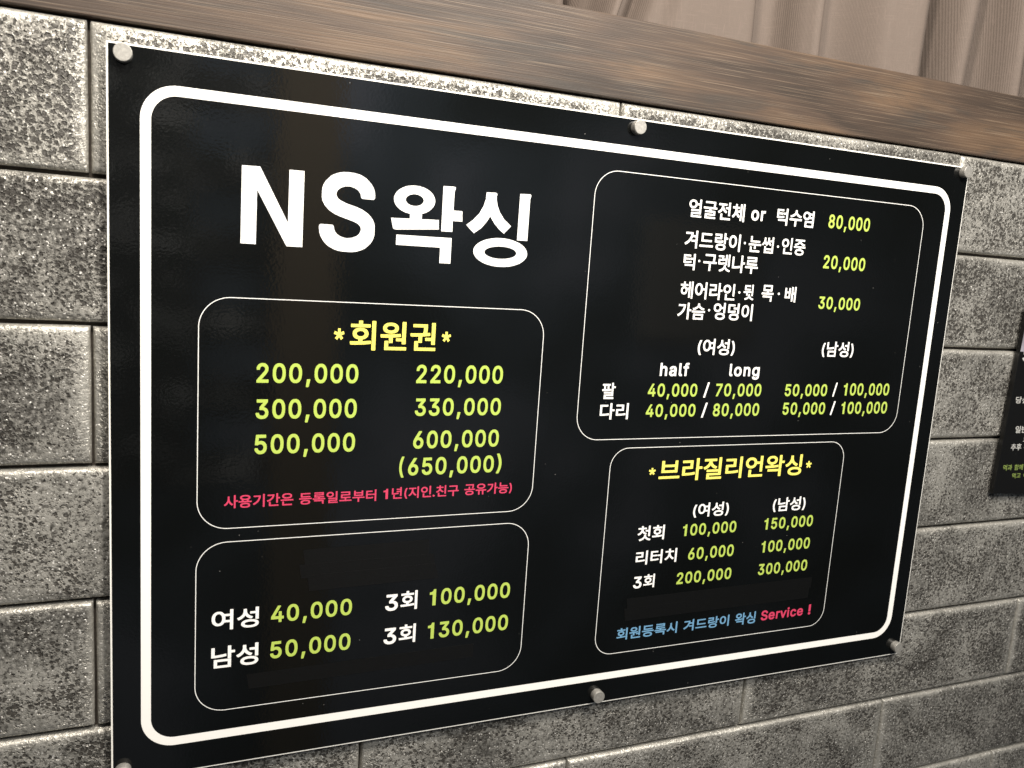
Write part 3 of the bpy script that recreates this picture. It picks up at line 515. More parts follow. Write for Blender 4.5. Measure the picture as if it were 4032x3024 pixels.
"사": [920,[[644,836,644,-86,654,-96,754,-96,763,-86,763,372,904,373,911,382,911,470,902,479,763,480,763,836,754,845,654,845],[19,190,20,170,68,108,80,97,98,97,102,99,130,116,156,136,180,157,217,194,242,226,271,270,304,332,314,357,342,298,384,234,438,175,466,151,506,124,522,115,542,116,600,188,600,210,590,219,558,237,522,264,492,294,464,328,432,376,414,410,399,446,383,498,374,546,371,588,371,758,364,766,262,767,254,760,253,588,250,544,242,498,228,448,211,406,186,356,160,316,131,280,100,249,66,223,28,200]]],
"성": [920,[[177,108,177,80,180,54,189,28,206,0,236,-30,266,-50,302,-66,330,-75,384,-87,444,-93,548,-93,608,-87,652,-78,682,-69,726,-50,756,-30,786,0,803,28,812,54,815,80,815,108,812,134,803,160,786,188,754,219,724,239,692,254,656,266,608,276,548,282,444,282,384,276,336,266,300,254,268,239,238,219,206,188,193,168,185,148,180,134],[296,92,297,104,301,114,312,130,326,143,346,154,372,164,402,172,432,177,488,181,530,180,578,174,620,164,646,154,666,143,680,130,691,114,696,96,695,84,682,60,668,47,644,34,618,24,584,16,550,11,504,8,432,12,386,21,348,34,324,47,310,60,302,72],[496,644,496,558,506,549,693,548,693,284,702,274,804,275,812,284,811,838,802,845,702,845,694,838,692,654,506,654],[31,382,32,362,74,298,84,289,102,289,134,302,166,319,194,337,220,358,274,412,296,442,322,489,347,450,368,424,416,378,466,344,526,316,544,316,555,326,598,388,599,408,590,417,546,435,518,451,486,473,441,518,416,554,400,586,392,608,381,654,378,688,377,786,368,794,270,794,260,784,260,684,255,636,250,612,238,576,219,536,198,504,177,480,146,451,114,428,86,412,40,392]]],
"수": [920,[[32,326,32,240,42,231,398,230,398,-86,408,-96,506,-96,516,-86,516,231,876,231,885,240,885,326,876,336,42,336],[74,492,74,474,107,406,114,399,136,398,180,407,258,433,302,453,336,472,366,493,398,518,435,556,460,588,485,556,524,517,554,492,582,473,620,452,660,433,704,417,744,406,784,398,802,398,812,406,845,474,845,492,838,500,782,512,736,526,698,542,656,564,622,586,578,624,558,648,538,680,525,714,520,750,520,804,510,813,406,812,398,804,398,750,394,716,383,686,361,648,334,616,304,591,266,565,222,542,184,526,142,513,84,501]]],
"슴": [920,[[132,240,132,-74,142,-84,776,-84,785,-74,785,240,776,250,142,250],[249,20,250,147,668,146,668,20],[32,408,32,324,42,314,876,314,885,324,885,408,876,417,42,417],[79,548,79,530,110,464,118,456,140,455,176,462,218,473,262,488,296,503,338,525,368,544,398,567,438,606,460,631,484,602,520,567,572,530,604,512,654,489,718,468,778,455,800,456,807,464,838,530,838,548,830,556,768,569,734,579,690,596,648,617,612,639,584,662,555,692,534,724,523,752,519,782,519,824,510,834,406,833,398,824,398,782,394,752,383,724,363,692,338,664,306,639,270,616,234,598,174,576,138,566,92,558,86,556]]],
"시": [920,[[689,836,689,-88,698,-97,798,-97,808,-88,808,836,798,845,698,845],[27,188,28,168,76,102,88,92,106,92,110,94,138,110,168,131,194,153,230,190,255,220,284,262,311,310,332,356,363,292,407,230,428,206,468,167,522,127,552,110,572,111,582,120,629,182,630,202,622,212,582,233,548,258,511,294,486,322,456,366,434,406,419,442,401,498,392,546,389,588,389,758,382,766,280,767,271,760,270,588,267,544,254,480,242,440,226,402,200,352,173,312,143,276,112,246,72,217,36,197]]],
"신": [920,[[192,232,192,-66,202,-76,828,-76,837,-66,837,18,828,28,312,28,310,234,302,242,202,242],[690,834,690,154,700,145,800,145,809,154,809,834,800,844,700,844],[41,368,42,348,84,284,94,275,112,275,174,307,224,344,280,404,307,442,328,483,350,446,372,416,420,366,452,340,482,321,542,292,560,292,570,302,611,364,612,384,604,394,568,409,530,431,496,456,472,480,449,508,427,542,410,576,398,612,390,650,387,686,386,786,378,794,276,794,267,784,267,686,265,656,259,622,245,574,225,530,206,500,185,472,154,441,118,413,88,394,50,377]]],
"싱": [920,[[172,108,172,82,175,56,185,28,201,2,232,-29,272,-53,296,-64,332,-76,380,-86,442,-92,544,-92,606,-86,662,-73,688,-65,718,-51,754,-29,784,2,801,28,811,56,814,82,811,134,801,162,784,190,754,219,722,240,688,256,650,268,606,277,544,283,442,283,380,277,330,266,296,255,268,242,232,220,202,190,184,160,175,134],[291,94,293,108,299,122,306,130,322,145,342,156,370,166,398,173,426,178,486,182,560,178,602,170,644,156,664,145,680,130,687,122,695,98,692,80,678,58,664,46,644,35,620,26,588,18,560,13,500,9,426,13,384,21,342,35,322,46,308,58,297,74],[690,834,690,278,700,269,800,269,809,278,809,834,800,844,700,844],[40,394,40,376,81,310,92,300,110,300,172,331,200,349,236,379,280,426,309,466,330,504,358,462,377,438,432,387,482,353,546,324,564,324,574,334,614,398,614,416,606,426,560,445,530,461,500,482,478,502,450,532,427,564,409,600,397,634,390,666,387,700,386,796,378,804,276,804,267,794,267,700,264,662,257,628,245,592,227,554,198,510,156,466,120,439,88,420,48,403]]],
"썹": [920,[[194,300,194,-72,200,-80,814,-81,821,-74,822,300,816,308,718,309,711,302,710,197,306,197,306,300,300,308,202,309],[306,18,306,100,710,100,710,17],[569,648,569,566,576,559,709,558,710,328,718,322,816,323,822,330,821,836,814,842,718,842,710,836,708,656,578,656],[27,430,28,414,71,358,82,348,96,348,130,373,171,414,196,450,220,495,241,446,264,410,279,390,306,363,338,339,354,339,368,349,390,367,416,394,444,432,472,491,494,448,519,414,560,373,596,348,612,349,665,416,664,432,656,439,624,461,587,500,569,528,552,562,536,610,528,650,524,698,524,790,516,799,424,799,416,792,415,688,406,612,395,570,381,534,367,506,346,477,328,502,311,534,294,580,286,612,281,638,276,690,275,792,268,799,174,798,167,790,167,698,163,654,156,620,139,568,122,532,93,490,62,457,36,440]]],
"어": [920,[[48,460,50,382,58,328,71,280,91,234,111,202,134,174,172,141,208,122,246,111,306,108,340,112,372,121,404,137,432,159,464,192,486,226,506,268,519,308,528,352,532,397,694,397,694,-88,704,-97,802,-97,811,-90,812,836,804,844,704,845,694,836,694,500,532,500,527,542,517,586,506,616,484,662,463,692,430,727,404,746,370,763,336,772,278,775,238,770,208,761,178,745,146,721,111,682,92,650,70,600,57,550,50,502],[163,440,169,510,180,556,189,580,202,606,217,626,232,642,252,654,268,660,296,664,308,662,332,653,348,643,365,628,381,606,395,578,405,550,414,510,420,440,415,380,405,334,394,304,383,282,358,249,348,240,328,228,308,221,294,219,274,221,254,228,232,242,218,256,202,278,188,306,178,334,168,380]]],
"언": [920,[[199,236,199,-66,208,-76,828,-76,837,-66,837,18,828,28,318,28,316,238,308,245,208,245],[46,560,48,504,57,462,73,426,90,398,124,363,152,341,180,326,210,314,252,305,282,303,342,305,388,316,404,322,436,338,464,358,490,384,508,406,526,438,537,466,542,490,692,490,693,152,702,142,802,142,811,150,812,834,804,843,702,844,693,834,692,594,544,594,539,618,530,642,512,678,494,702,460,734,436,751,410,765,376,777,342,784,282,786,252,784,218,777,178,763,146,744,120,724,89,690,70,658,55,620,49,594],[162,534,162,556,168,584,178,608,194,632,216,651,234,662,256,670,286,676,316,675,344,668,374,653,392,639,405,624,418,602,425,586,431,556,431,534,425,504,416,482,399,458,380,440,362,428,338,418,308,412,286,412,256,418,234,427,206,446,189,464,175,488,168,504]]],
"얼": [920,[[196,324,196,244,204,236,696,236,696,177,204,176,198,168,198,-72,204,-80,834,-81,841,-74,842,8,834,16,310,16,310,84,802,85,808,92,808,324,802,331,204,332],[49,604,51,554,59,520,75,484,92,458,122,427,148,408,178,392,216,379,252,372,312,370,364,376,402,387,434,402,460,419,491,448,507,466,522,492,534,520,540,543,696,543,697,358,704,352,800,352,808,360,808,834,800,842,704,842,697,836,696,641,540,641,534,662,525,684,509,712,492,734,458,765,426,784,404,794,374,803,342,809,282,811,246,808,216,802,192,794,148,773,124,756,92,724,71,690,60,666,52,636],[159,580,159,602,165,628,173,646,185,664,210,687,234,700,254,707,282,712,312,712,338,707,362,699,382,688,408,664,420,646,428,628,434,602,434,580,428,552,408,516,382,493,362,482,338,474,312,469,282,469,254,474,234,481,210,494,186,516,175,532,165,552]]],
"엉": [920,[[177,110,180,56,190,28,207,2,238,-29,276,-53,302,-65,328,-74,386,-87,446,-93,546,-93,606,-87,664,-74,690,-65,716,-53,754,-29,785,2,802,28,812,56,815,84,812,138,802,166,785,192,754,223,716,247,690,259,664,268,606,281,546,287,446,287,386,281,328,268,302,259,276,247,238,223,207,192,190,166,180,138],[295,94,296,108,310,134,326,148,346,160,398,177,432,183,488,187,530,186,566,182,598,176,638,163,666,148,679,138,691,120,697,100,695,84,689,70,681,60,666,47,644,34,624,26,590,17,560,12,504,8,464,9,426,13,368,26,346,35,326,47,312,58,302,72],[46,574,48,520,57,480,71,448,90,418,122,386,156,362,180,349,202,341,250,330,280,328,344,330,376,336,408,347,438,362,462,378,486,399,511,430,527,458,538,486,544,509,692,509,694,282,702,275,802,275,812,284,812,836,802,845,702,845,693,836,692,614,542,614,537,636,526,664,512,688,494,710,460,743,438,757,412,770,378,782,344,789,280,791,244,788,212,781,188,773,146,752,122,734,90,700,69,668,57,640,49,608],[162,550,162,570,168,598,177,618,188,636,208,655,228,667,258,679,284,684,310,684,340,678,360,670,388,652,405,636,416,618,425,598,431,570,431,550,425,522,416,500,397,474,378,459,358,448,336,440,310,435,284,435,258,440,234,448,210,463,188,484,177,500,168,522]]],
"여": [920,[[48,460,50,382,58,328,71,280,87,242,111,202,146,162,172,141,218,119,246,111,308,108,350,114,376,123,416,145,453,180,478,212,500,253,694,253,694,-88,704,-97,802,-97,811,-90,812,836,804,844,704,845,695,838,694,643,494,643,468,686,430,726,394,752,370,763,346,770,308,775,246,772,208,761,192,753,172,742,134,708,111,682,86,638,72,606,58,556,50,502],[527,536,528,539,694,538,694,357,529,358,534,408,534,476],[163,440,169,510,180,556,189,580,202,606,217,626,232,642,252,654,268,660,296,664,308,662,332,653,348,643,365,628,381,606,395,578,405,550,414,510,420,440,415,380,405,334,394,304,383,282,358,249,348,240,328,228,308,221,294,219,274,221,254,228,232,242,218,256,202,278,188,306,178,334,168,380]]],
"염": [920,[[189,270,189,-74,196,-83,802,-84,811,-76,812,270,804,278,198,279],[307,20,308,176,695,176,694,20],[46,576,48,522,56,486,72,448,89,422,120,390,146,370,178,352,212,340,250,332,280,330,334,331,370,337,410,350,442,366,464,382,492,408,692,408,693,300,700,291,802,290,812,300,812,836,802,845,702,845,694,838,692,715,490,715,462,742,434,761,410,773,370,786,334,792,280,793,250,791,212,783,178,771,146,753,124,736,90,702,72,674,57,640,49,608],[543,610,544,612,692,612,693,514,544,513,547,536,547,584],[162,552,163,578,169,602,177,620,195,644,216,662,236,673,254,680,284,686,310,686,336,681,358,673,382,659,399,644,416,620,425,598,431,570,430,544,424,520,416,502,395,474,380,462,360,451,340,443,310,437,284,437,258,442,236,450,208,466,188,486,177,502,168,524]]],
"왁": [920,[[143,220,143,136,152,126,650,126,651,-88,660,-96,760,-96,769,-86,769,220,760,229,152,229],[650,834,650,248,660,238,760,238,769,248,769,486,894,487,901,496,901,582,892,591,769,592,769,834,760,844,660,844],[31,376,31,356,40,294,42,288,50,281,216,282,392,290,518,302,628,320,636,328,636,350,629,406,620,415,598,415,488,401,383,394,384,443,404,446,436,455,464,468,486,481,506,497,526,518,546,546,556,570,562,594,564,644,562,666,554,696,539,726,526,742,504,764,494,773,470,789,430,806,406,813,372,819,306,821,274,819,240,813,206,803,186,794,152,773,120,742,107,726,92,696,84,666,82,644,83,602,90,570,102,542,116,522,142,495,160,480,182,467,212,454,264,442,264,388,40,385],[197,622,197,638,202,656,214,678,230,694,266,712,288,718,322,722,358,718,380,712,416,694,437,670,444,656,449,638,449,622,444,604,432,582,416,566,380,548,358,542,324,538,288,542,266,548,230,566,209,590,202,604]]],
"용": [920,[[130,98,133,46,142,22,161,-6,190,-34,222,-53,254,-67,296,-79,346,-88,400,-93,482,-94,570,-88,624,-78,660,-67,692,-54,724,-34,755,-6,773,22,782,46,785,72,782,122,773,146,754,176,726,201,690,223,658,236,624,246,570,256,516,261,434,262,346,256,292,246,256,236,226,223,192,203,161,176,145,152,140,142,133,122],[251,84,254,98,265,114,280,127,302,138,326,146,360,154,396,159,448,162,528,158,566,152,610,139,634,128,648,117,657,108,665,86,664,76,657,62,651,54,634,41,612,30,590,22,548,13,468,6,388,10,354,15,312,27,282,41,270,50,259,62],[32,388,32,304,42,295,876,295,885,304,885,388,876,398,683,398,683,492,716,509,742,529,764,550,775,566,790,600,794,626,794,654,791,680,779,712,762,736,738,758,698,785,666,799,622,812,576,821,530,826,482,828,404,827,348,822,314,816,250,799,214,783,178,758,151,732,137,712,129,692,125,680,122,654,123,614,132,582,152,550,186,519,233,492,233,398,42,398],[352,398,352,463,418,457,498,457,565,462,564,398],[244,640,245,650,251,664,261,678,276,689,298,701,324,710,356,718,388,723,450,727,528,723,564,717,618,701,640,689,655,678,664,666,672,644,671,634,665,620,655,606,640,595,618,583,592,574,560,566,528,561,466,557,388,561,352,567,298,583,276,595,261,606,252,618]]],
"원": [920,[[155,214,155,-66,164,-76,820,-76,830,-66,830,18,820,28,274,28,273,216,264,224,164,224],[505,300,505,224,512,215,688,214,689,130,696,122,798,121,807,128,808,834,800,843,698,844,689,834,689,310,514,310],[27,416,27,396,37,334,39,330,48,322,288,325,288,162,298,152,398,152,406,160,408,332,496,338,592,349,640,356,644,358,652,366,652,388,647,438,645,446,636,453,616,453,492,440,380,433,234,428,36,426],[99,646,101,598,109,570,123,544,150,515,168,500,192,486,222,473,260,463,298,458,358,457,398,460,452,472,486,486,512,501,528,515,555,544,572,580,577,598,579,618,577,666,569,694,555,720,530,748,510,764,486,779,454,792,422,801,378,807,320,808,282,805,226,793,192,779,168,764,156,754,123,720,107,688,101,666],[214,628,215,642,222,660,233,674,248,686,280,701,300,706,338,710,370,707,396,701,430,686,450,668,458,654,463,638,462,622,456,606,450,596,430,579,398,564,378,559,340,555,300,559,274,566,248,578,227,596,219,610]]],
"유": [920,[[31,320,31,236,40,226,242,226,242,-86,252,-96,354,-96,363,-86,364,226,553,226,553,-86,562,-96,664,-96,673,-86,673,226,878,226,887,236,887,320,878,330,40,330],[123,606,126,552,139,514,156,488,166,476,190,453,216,434,256,413,310,395,340,388,376,383,436,379,522,381,568,387,628,402,656,412,692,430,726,453,761,490,778,518,788,548,792,580,789,634,775,674,759,700,748,712,726,734,698,754,658,775,608,792,574,800,538,805,478,809,392,807,342,800,296,789,260,776,216,754,190,734,154,696,140,674,133,656,127,638],[245,590,246,604,251,620,265,644,278,657,300,671,324,683,358,694,394,701,454,706,496,704,552,695,590,683,616,671,636,657,650,644,662,624,670,596,668,578,657,554,638,532,616,517,592,505,552,493,522,487,462,482,418,484,358,494,324,505,298,517,278,531,265,544,254,560,247,578]]],
"은": [920,[[137,212,137,-66,146,-76,784,-76,794,-66,794,18,784,28,256,28,255,214,246,222,146,222],[32,360,32,276,42,266,876,266,885,276,885,360,876,369,42,369],[122,628,125,576,135,548,153,518,190,483,214,467,250,449,292,435,340,425,408,418,508,418,570,424,624,435,660,447,682,457,702,467,730,486,763,518,781,548,791,576,794,604,791,656,781,684,762,714,732,745,704,764,686,773,662,784,630,794,578,806,508,813,408,813,338,806,286,794,254,784,230,773,212,764,184,745,154,714,135,684,125,656],[244,614,245,626,251,640,263,658,276,668,300,682,324,692,364,702,394,707,452,711,492,710,530,706,564,700,614,683,640,669,654,656,666,638,672,618,667,596,655,576,638,562,616,549,590,539,560,531,524,525,466,521,424,522,380,527,330,538,298,550,278,562,261,576,250,594]]],
"이": [920,[[689,836,689,-88,698,-97,798,-97,808,-88,808,836,798,845,698,845],[65,460,67,384,75,330,89,280,106,240,130,202,164,164,192,141,228,122,266,111,326,108,364,112,396,122,412,130,432,140,460,163,493,198,516,234,536,280,550,330,557,374,560,424,557,510,546,570,536,604,520,640,493,684,460,720,436,740,396,761,364,771,326,775,266,772,222,758,192,742,164,719,129,680,109,648,89,604,75,554,68,510],[181,440,187,510,198,554,207,578,221,606,237,628,252,642,270,653,286,659,300,663,318,664,332,662,354,654,372,642,388,628,403,608,417,582,429,548,439,502,444,440,438,374,429,334,408,284,382,250,372,241,352,228,332,221,308,219,294,221,274,228,252,241,238,254,215,288,196,334,187,374]]],
"인": [920,[[192,242,192,-66,202,-76,828,-76,837,-66,837,18,828,28,312,28,310,244,302,251,202,251],[690,834,690,158,700,148,800,148,809,158,809,834,800,844,700,844],[52,556,54,500,63,460,78,424,96,396,130,360,164,336,190,322,214,313,262,302,322,300,362,304,390,310,426,323,460,343,494,372,514,394,533,422,549,460,558,500,560,556,557,590,549,622,537,650,515,686,484,719,460,738,430,756,390,771,350,779,290,781,254,778,222,771,190,759,154,740,132,722,110,700,96,684,79,658,63,622,55,590],[170,530,170,552,176,580,186,604,200,624,224,647,244,658,264,666,294,672,318,672,348,666,368,658,392,643,412,624,426,604,436,580,442,552,442,530,436,502,427,480,415,460,392,438,370,425,348,416,318,410,294,410,262,417,242,425,210,446,197,460,185,480,176,502]]],
"일": [920,[[188,328,188,244,198,235,691,234,690,180,198,179,191,170,191,-74,198,-83,830,-84,839,-76,840,10,830,19,307,20,308,82,802,83,809,92,809,328,802,336,198,337],[690,836,690,356,700,346,800,346,809,356,809,836,800,845,700,845],[52,608,55,548,64,516,78,486,94,464,128,430,152,412,186,395,234,381,256,377,288,375,352,377,388,384,422,395,454,411,482,431,511,460,531,490,547,528,552,548,555,578,553,632,544,668,530,698,515,720,480,757,454,775,424,791,400,799,352,810,320,812,256,810,220,803,184,791,168,783,152,774,126,756,96,726,79,702,62,664,55,638],[170,584,170,602,176,628,184,644,195,660,222,684,242,694,264,701,290,706,318,706,340,702,366,694,386,684,413,660,424,644,432,628,438,602,438,584,432,558,424,542,413,526,386,502,366,492,344,485,318,480,290,480,268,484,242,492,222,502,195,526,184,542,176,558]]],
"전": [920,[[199,230,199,-66,208,-76,828,-76,837,-66,837,18,828,28,318,28,316,232,308,240,208,240],[511,586,511,500,518,492,693,490,693,154,702,145,804,146,812,154,811,836,802,844,702,844,693,834,692,595,520,595],[35,354,35,336,77,270,88,260,108,261,168,290,222,328,275,380,295,406,324,456,346,422,370,392,424,341,472,308,504,292,532,281,552,282,560,290,600,354,601,374,592,383,550,401,522,416,492,437,470,456,439,490,421,516,407,542,392,580,384,618,382,666,570,667,580,676,579,764,570,771,68,770,61,762,61,676,68,668,262,667,260,616,252,576,240,542,222,506,190,462,152,424,118,399,78,377,44,363]]],
"중": [920,[[35,410,35,330,44,321,402,320,402,255,358,252,282,238,244,225,208,208,186,192,160,166,150,152,136,118,133,94,136,48,145,24,164,-6,194,-32,220,-48,258,-65,308,-78,388,-89,436,-91,528,-89,568,-85,614,-77,656,-65,698,-47,724,-30,746,-11,767,18,779,48,782,72,779,118,772,138,756,166,730,192,706,208,674,224,636,237,598,246,550,253,514,255,514,321,874,321,882,330,882,410,874,419,44,419],[248,80,249,92,256,108,263,116,280,128,300,138,326,147,364,155,446,162,532,158,582,149,616,138,636,128,652,116,661,106,668,86,667,74,660,58,653,50,636,37,618,28,588,18,558,11,520,6,470,3,384,7,352,12,318,21,278,38,266,47,256,58],[81,530,83,512,108,454,116,444,134,443,184,451,222,460,268,474,298,486,344,508,374,527,402,547,437,582,458,609,480,582,514,548,548,524,590,500,648,475,698,459,744,449,782,443,798,443,807,450,837,516,837,530,830,538,780,546,736,556,686,572,620,603,590,624,561,650,546,670,533,696,532,702,800,703,808,712,808,792,800,800,118,800,110,792,110,712,118,703,384,703,385,700,371,670,355,650,328,625,292,601,260,584,226,570,182,556,142,547,92,540,88,538]]],
"지": [920,[[689,836,689,-86,698,-96,798,-96,808,-86,808,836,798,845,698,845],[32,170,33,150,78,88,90,78,108,78,112,80,140,96,172,119,234,178,256,204,283,242,301,272,334,337,361,284,387,244,425,200,462,164,500,134,558,100,576,100,587,110,631,172,632,192,624,202,588,220,556,241,520,272,488,306,462,340,439,378,417,426,403,468,394,512,391,554,391,646,594,648,602,656,602,742,594,751,70,752,62,744,61,656,70,647,270,647,271,554,268,512,255,452,244,418,226,376,203,334,170,288,126,239,80,202,44,182]]],
"질": [920,[[188,322,188,240,198,231,691,230,690,176,198,175,191,166,191,-76,198,-85,830,-86,839,-78,840,6,830,16,307,16,308,79,802,80,809,88,809,322,802,331,198,332],[44,430,44,412,83,346,92,338,110,338,140,349,174,365,230,401,256,422,289,456,307,478,336,525,365,484,384,462,416,432,438,415,466,397,524,368,554,357,574,358,583,366,621,428,621,450,612,459,572,472,538,489,512,505,478,530,453,556,435,578,415,612,403,642,396,672,395,690,588,690,597,700,596,786,588,794,74,793,66,784,66,700,74,691,272,690,271,676,263,638,250,604,233,572,199,530,160,495,128,473,90,454,52,440],[690,836,690,350,700,340,798,340,808,350,808,836,798,845,700,845]]],
"첫": [920,[[140,0,140,-18,171,-84,178,-91,200,-92,236,-84,274,-73,318,-57,388,-21,416,-2,448,24,482,60,504,86,524,58,558,23,582,3,616,-20,650,-40,690,-58,764,-83,806,-92,826,-91,834,-84,867,-18,867,0,860,9,798,23,760,35,726,49,684,71,650,95,626,116,599,146,579,180,568,214,564,248,564,270,554,279,450,278,443,270,443,248,439,214,428,182,407,148,376,113,358,98,322,73,282,51,244,35,210,24,152,11],[513,580,513,494,520,485,693,484,693,192,702,182,804,183,812,192,811,838,802,845,702,845,693,836,692,589,522,589],[35,362,35,344,75,280,86,270,104,270,132,281,170,300,220,334,271,384,291,408,320,455,346,418,361,402,396,368,416,352,446,332,502,304,530,294,550,295,558,304,596,368,595,388,588,395,550,408,514,426,492,440,458,467,433,492,409,526,397,548,387,574,378,610,377,634,566,635,576,644,575,730,566,738,378,738,377,838,368,848,266,847,258,838,258,738,64,737,57,728,57,644,64,636,256,635,256,608,248,570,236,538,219,506,198,476,172,448,140,421,112,403,82,387,44,372]]],
"체": [920,[[720,836,720,-86,730,-96,826,-96,835,-86,835,836,826,845,730,845],[401,478,401,392,408,384,539,382,539,-40,548,-49,644,-49,653,-40,653,814,644,824,548,824,539,814,539,488,410,488],[24,178,25,158,71,100,82,89,102,90,150,125,203,182,240,236,260,276,276,314,310,248,350,192,400,143,448,110,470,110,480,120,525,180,524,200,516,208,478,232,440,268,403,314,383,348,364,390,350,430,340,472,333,528,332,574,490,575,498,584,498,668,488,678,332,678,332,802,322,812,226,812,218,804,216,678,58,678,49,668,49,584,56,575,216,574,216,526,209,468,198,420,184,378,167,340,134,284,96,238,66,211,34,189]]],
"추": [920,[[32,288,32,202,42,193,399,192,399,-88,408,-97,508,-97,517,-88,518,193,876,193,885,202,885,288,876,298,42,298],[83,424,83,406,113,340,120,332,142,331,184,339,262,362,336,396,370,417,402,441,435,472,460,500,481,474,518,440,550,416,594,390,652,363,694,349,774,331,794,331,803,340,831,400,833,406,832,426,820,434,774,442,728,455,694,468,644,492,608,514,578,538,552,566,533,596,523,622,522,630,796,630,806,640,806,724,796,733,518,733,517,836,508,845,408,845,400,838,398,733,120,733,111,724,111,640,120,630,394,630,395,624,381,590,363,564,338,538,306,512,274,492,228,470,186,454,142,442,96,434,90,432]]],
"치": [920,[[689,836,689,-86,698,-96,798,-96,808,-86,808,836,798,845,698,845],[49,170,50,150,93,90,104,79,122,79,132,84,186,117,212,137,251,176,272,200,306,248,344,321,371,270,394,236,421,204,450,174,498,134,532,112,564,95,584,96,594,106,637,166,638,186,630,195,592,214,554,239,528,262,495,296,468,332,445,370,426,412,412,456,403,506,401,584,598,585,607,594,606,680,598,688,402,688,401,818,392,828,292,828,283,820,282,688,80,687,73,678,73,594,80,586,282,585,283,536,279,488,272,450,261,414,241,364,217,322,188,282,160,250,128,222,94,198,58,179]]],
"친": [920,[[192,228,192,-66,202,-76,828,-76,837,-66,837,18,828,28,312,28,310,230,302,238,202,238],[690,834,690,150,700,140,800,140,809,150,809,834,800,844,700,844],[50,340,50,322,90,258,100,249,118,249,150,261,184,278,238,314,260,333,290,364,308,386,338,435,354,410,381,378,408,350,442,322,474,302,524,277,556,265,576,266,585,274,624,340,623,360,616,367,578,380,556,391,512,417,484,439,456,466,432,500,417,526,407,552,398,588,395,620,590,621,599,630,598,716,590,724,396,724,396,830,386,840,286,840,278,832,276,724,80,723,72,714,72,630,80,622,276,621,275,592,267,552,255,520,236,484,210,448,166,406,136,386,96,364,58,350]]],
"터": [920,[[507,494,507,410,514,401,694,400,694,-88,704,-97,804,-96,812,-88,811,838,802,845,704,845,694,836,694,504,516,504],[74,752,75,128,84,120,242,120,350,123,478,133,584,149,591,158,591,178,582,242,572,252,552,252,480,240,378,230,290,226,192,226,192,405,478,405,488,414,488,498,478,508,192,508,192,658,518,658,528,668,527,754,518,762,84,762]]],
"턱": [920,[[172,230,172,146,182,137,692,137,694,-88,702,-96,802,-96,812,-86,812,230,802,240,182,240],[519,598,519,514,526,505,693,504,694,256,702,248,804,249,812,258,811,838,802,845,702,845,694,838,692,608,528,608],[78,776,78,308,86,300,268,299,410,304,536,318,564,323,572,330,573,354,566,414,564,420,556,427,536,427,478,417,378,407,294,403,196,402,196,497,484,497,493,506,493,590,486,598,196,599,196,680,508,681,518,690,518,776,510,785,88,786]]],
"팔": [920,[[160,322,160,240,170,230,652,230,652,177,170,176,162,168,162,-76,170,-85,792,-86,801,-78,802,8,792,17,279,18,280,79,762,80,770,88,770,322,762,331,170,332],[651,836,651,350,660,340,760,340,770,350,770,542,896,543,903,552,903,638,894,647,770,648,770,836,762,844,660,845],[34,466,34,446,43,384,45,378,54,371,236,372,392,378,508,387,618,402,625,410,625,436,621,488,614,497,590,498,542,492,489,488,489,682,570,682,578,690,578,776,570,783,66,782,59,774,60,690,68,682,149,682,149,476,44,475],[265,478,265,682,372,682,373,482]]],
"함": [920,[[169,238,169,-72,176,-80,758,-81,766,-74,767,238,760,245,178,246],[280,18,280,149,655,148,654,17],[654,834,654,276,662,267,758,267,767,276,767,502,894,503,900,510,900,594,892,602,768,602,767,834,758,842,662,842],[87,470,89,424,97,396,111,370,140,337,154,326,178,311,208,298,240,289,282,283,356,283,398,289,430,298,464,314,484,326,504,344,526,370,542,402,548,424,550,446,548,492,540,520,527,544,500,576,484,589,462,603,430,618,398,627,356,633,282,633,240,627,206,617,172,601,152,589,136,575,110,544,95,514,89,492],[198,450,198,466,203,484,211,498,222,509,240,522,262,531,300,539,322,540,358,536,376,531,398,522,410,514,427,498,435,484,440,466,440,450,435,432,429,420,418,407,396,392,376,384,338,376,316,375,280,379,242,392,226,402,212,416,203,432],[37,738,37,658,46,649,592,649,601,658,601,738,592,746,376,746,376,840,368,849,270,848,263,840,262,746,46,746]]],
"헤": [920,[[724,834,724,-84,732,-93,826,-93,834,-84,834,834,826,842,732,842],[65,350,67,294,76,256,84,234,99,206,117,182,132,167,144,155,172,137,202,124,230,117,256,115,308,117,340,125,378,144,404,164,423,182,439,204,455,234,462,252,472,294,474,352,469,392,554,393,554,-40,562,-48,656,-47,662,-40,661,816,654,822,562,822,554,814,554,492,462,492,453,484,452,445,438,472,423,490,404,510,392,520,368,536,344,546,308,556,282,558,230,556,202,549,172,536,146,519,117,492,102,472,84,440,74,412,67,380],[168,336,171,364,179,392,198,424,224,445,238,452,260,457,280,457,300,452,322,440,341,424,360,392,366,374,371,338,366,300,359,280,351,264,340,248,316,229,300,221,280,216,260,216,238,221,214,235,198,250,188,264,174,296],[33,678,33,598,42,589,500,589,508,598,508,678,500,687,327,688,327,810,318,818,224,818,216,812,214,687,42,687]]],
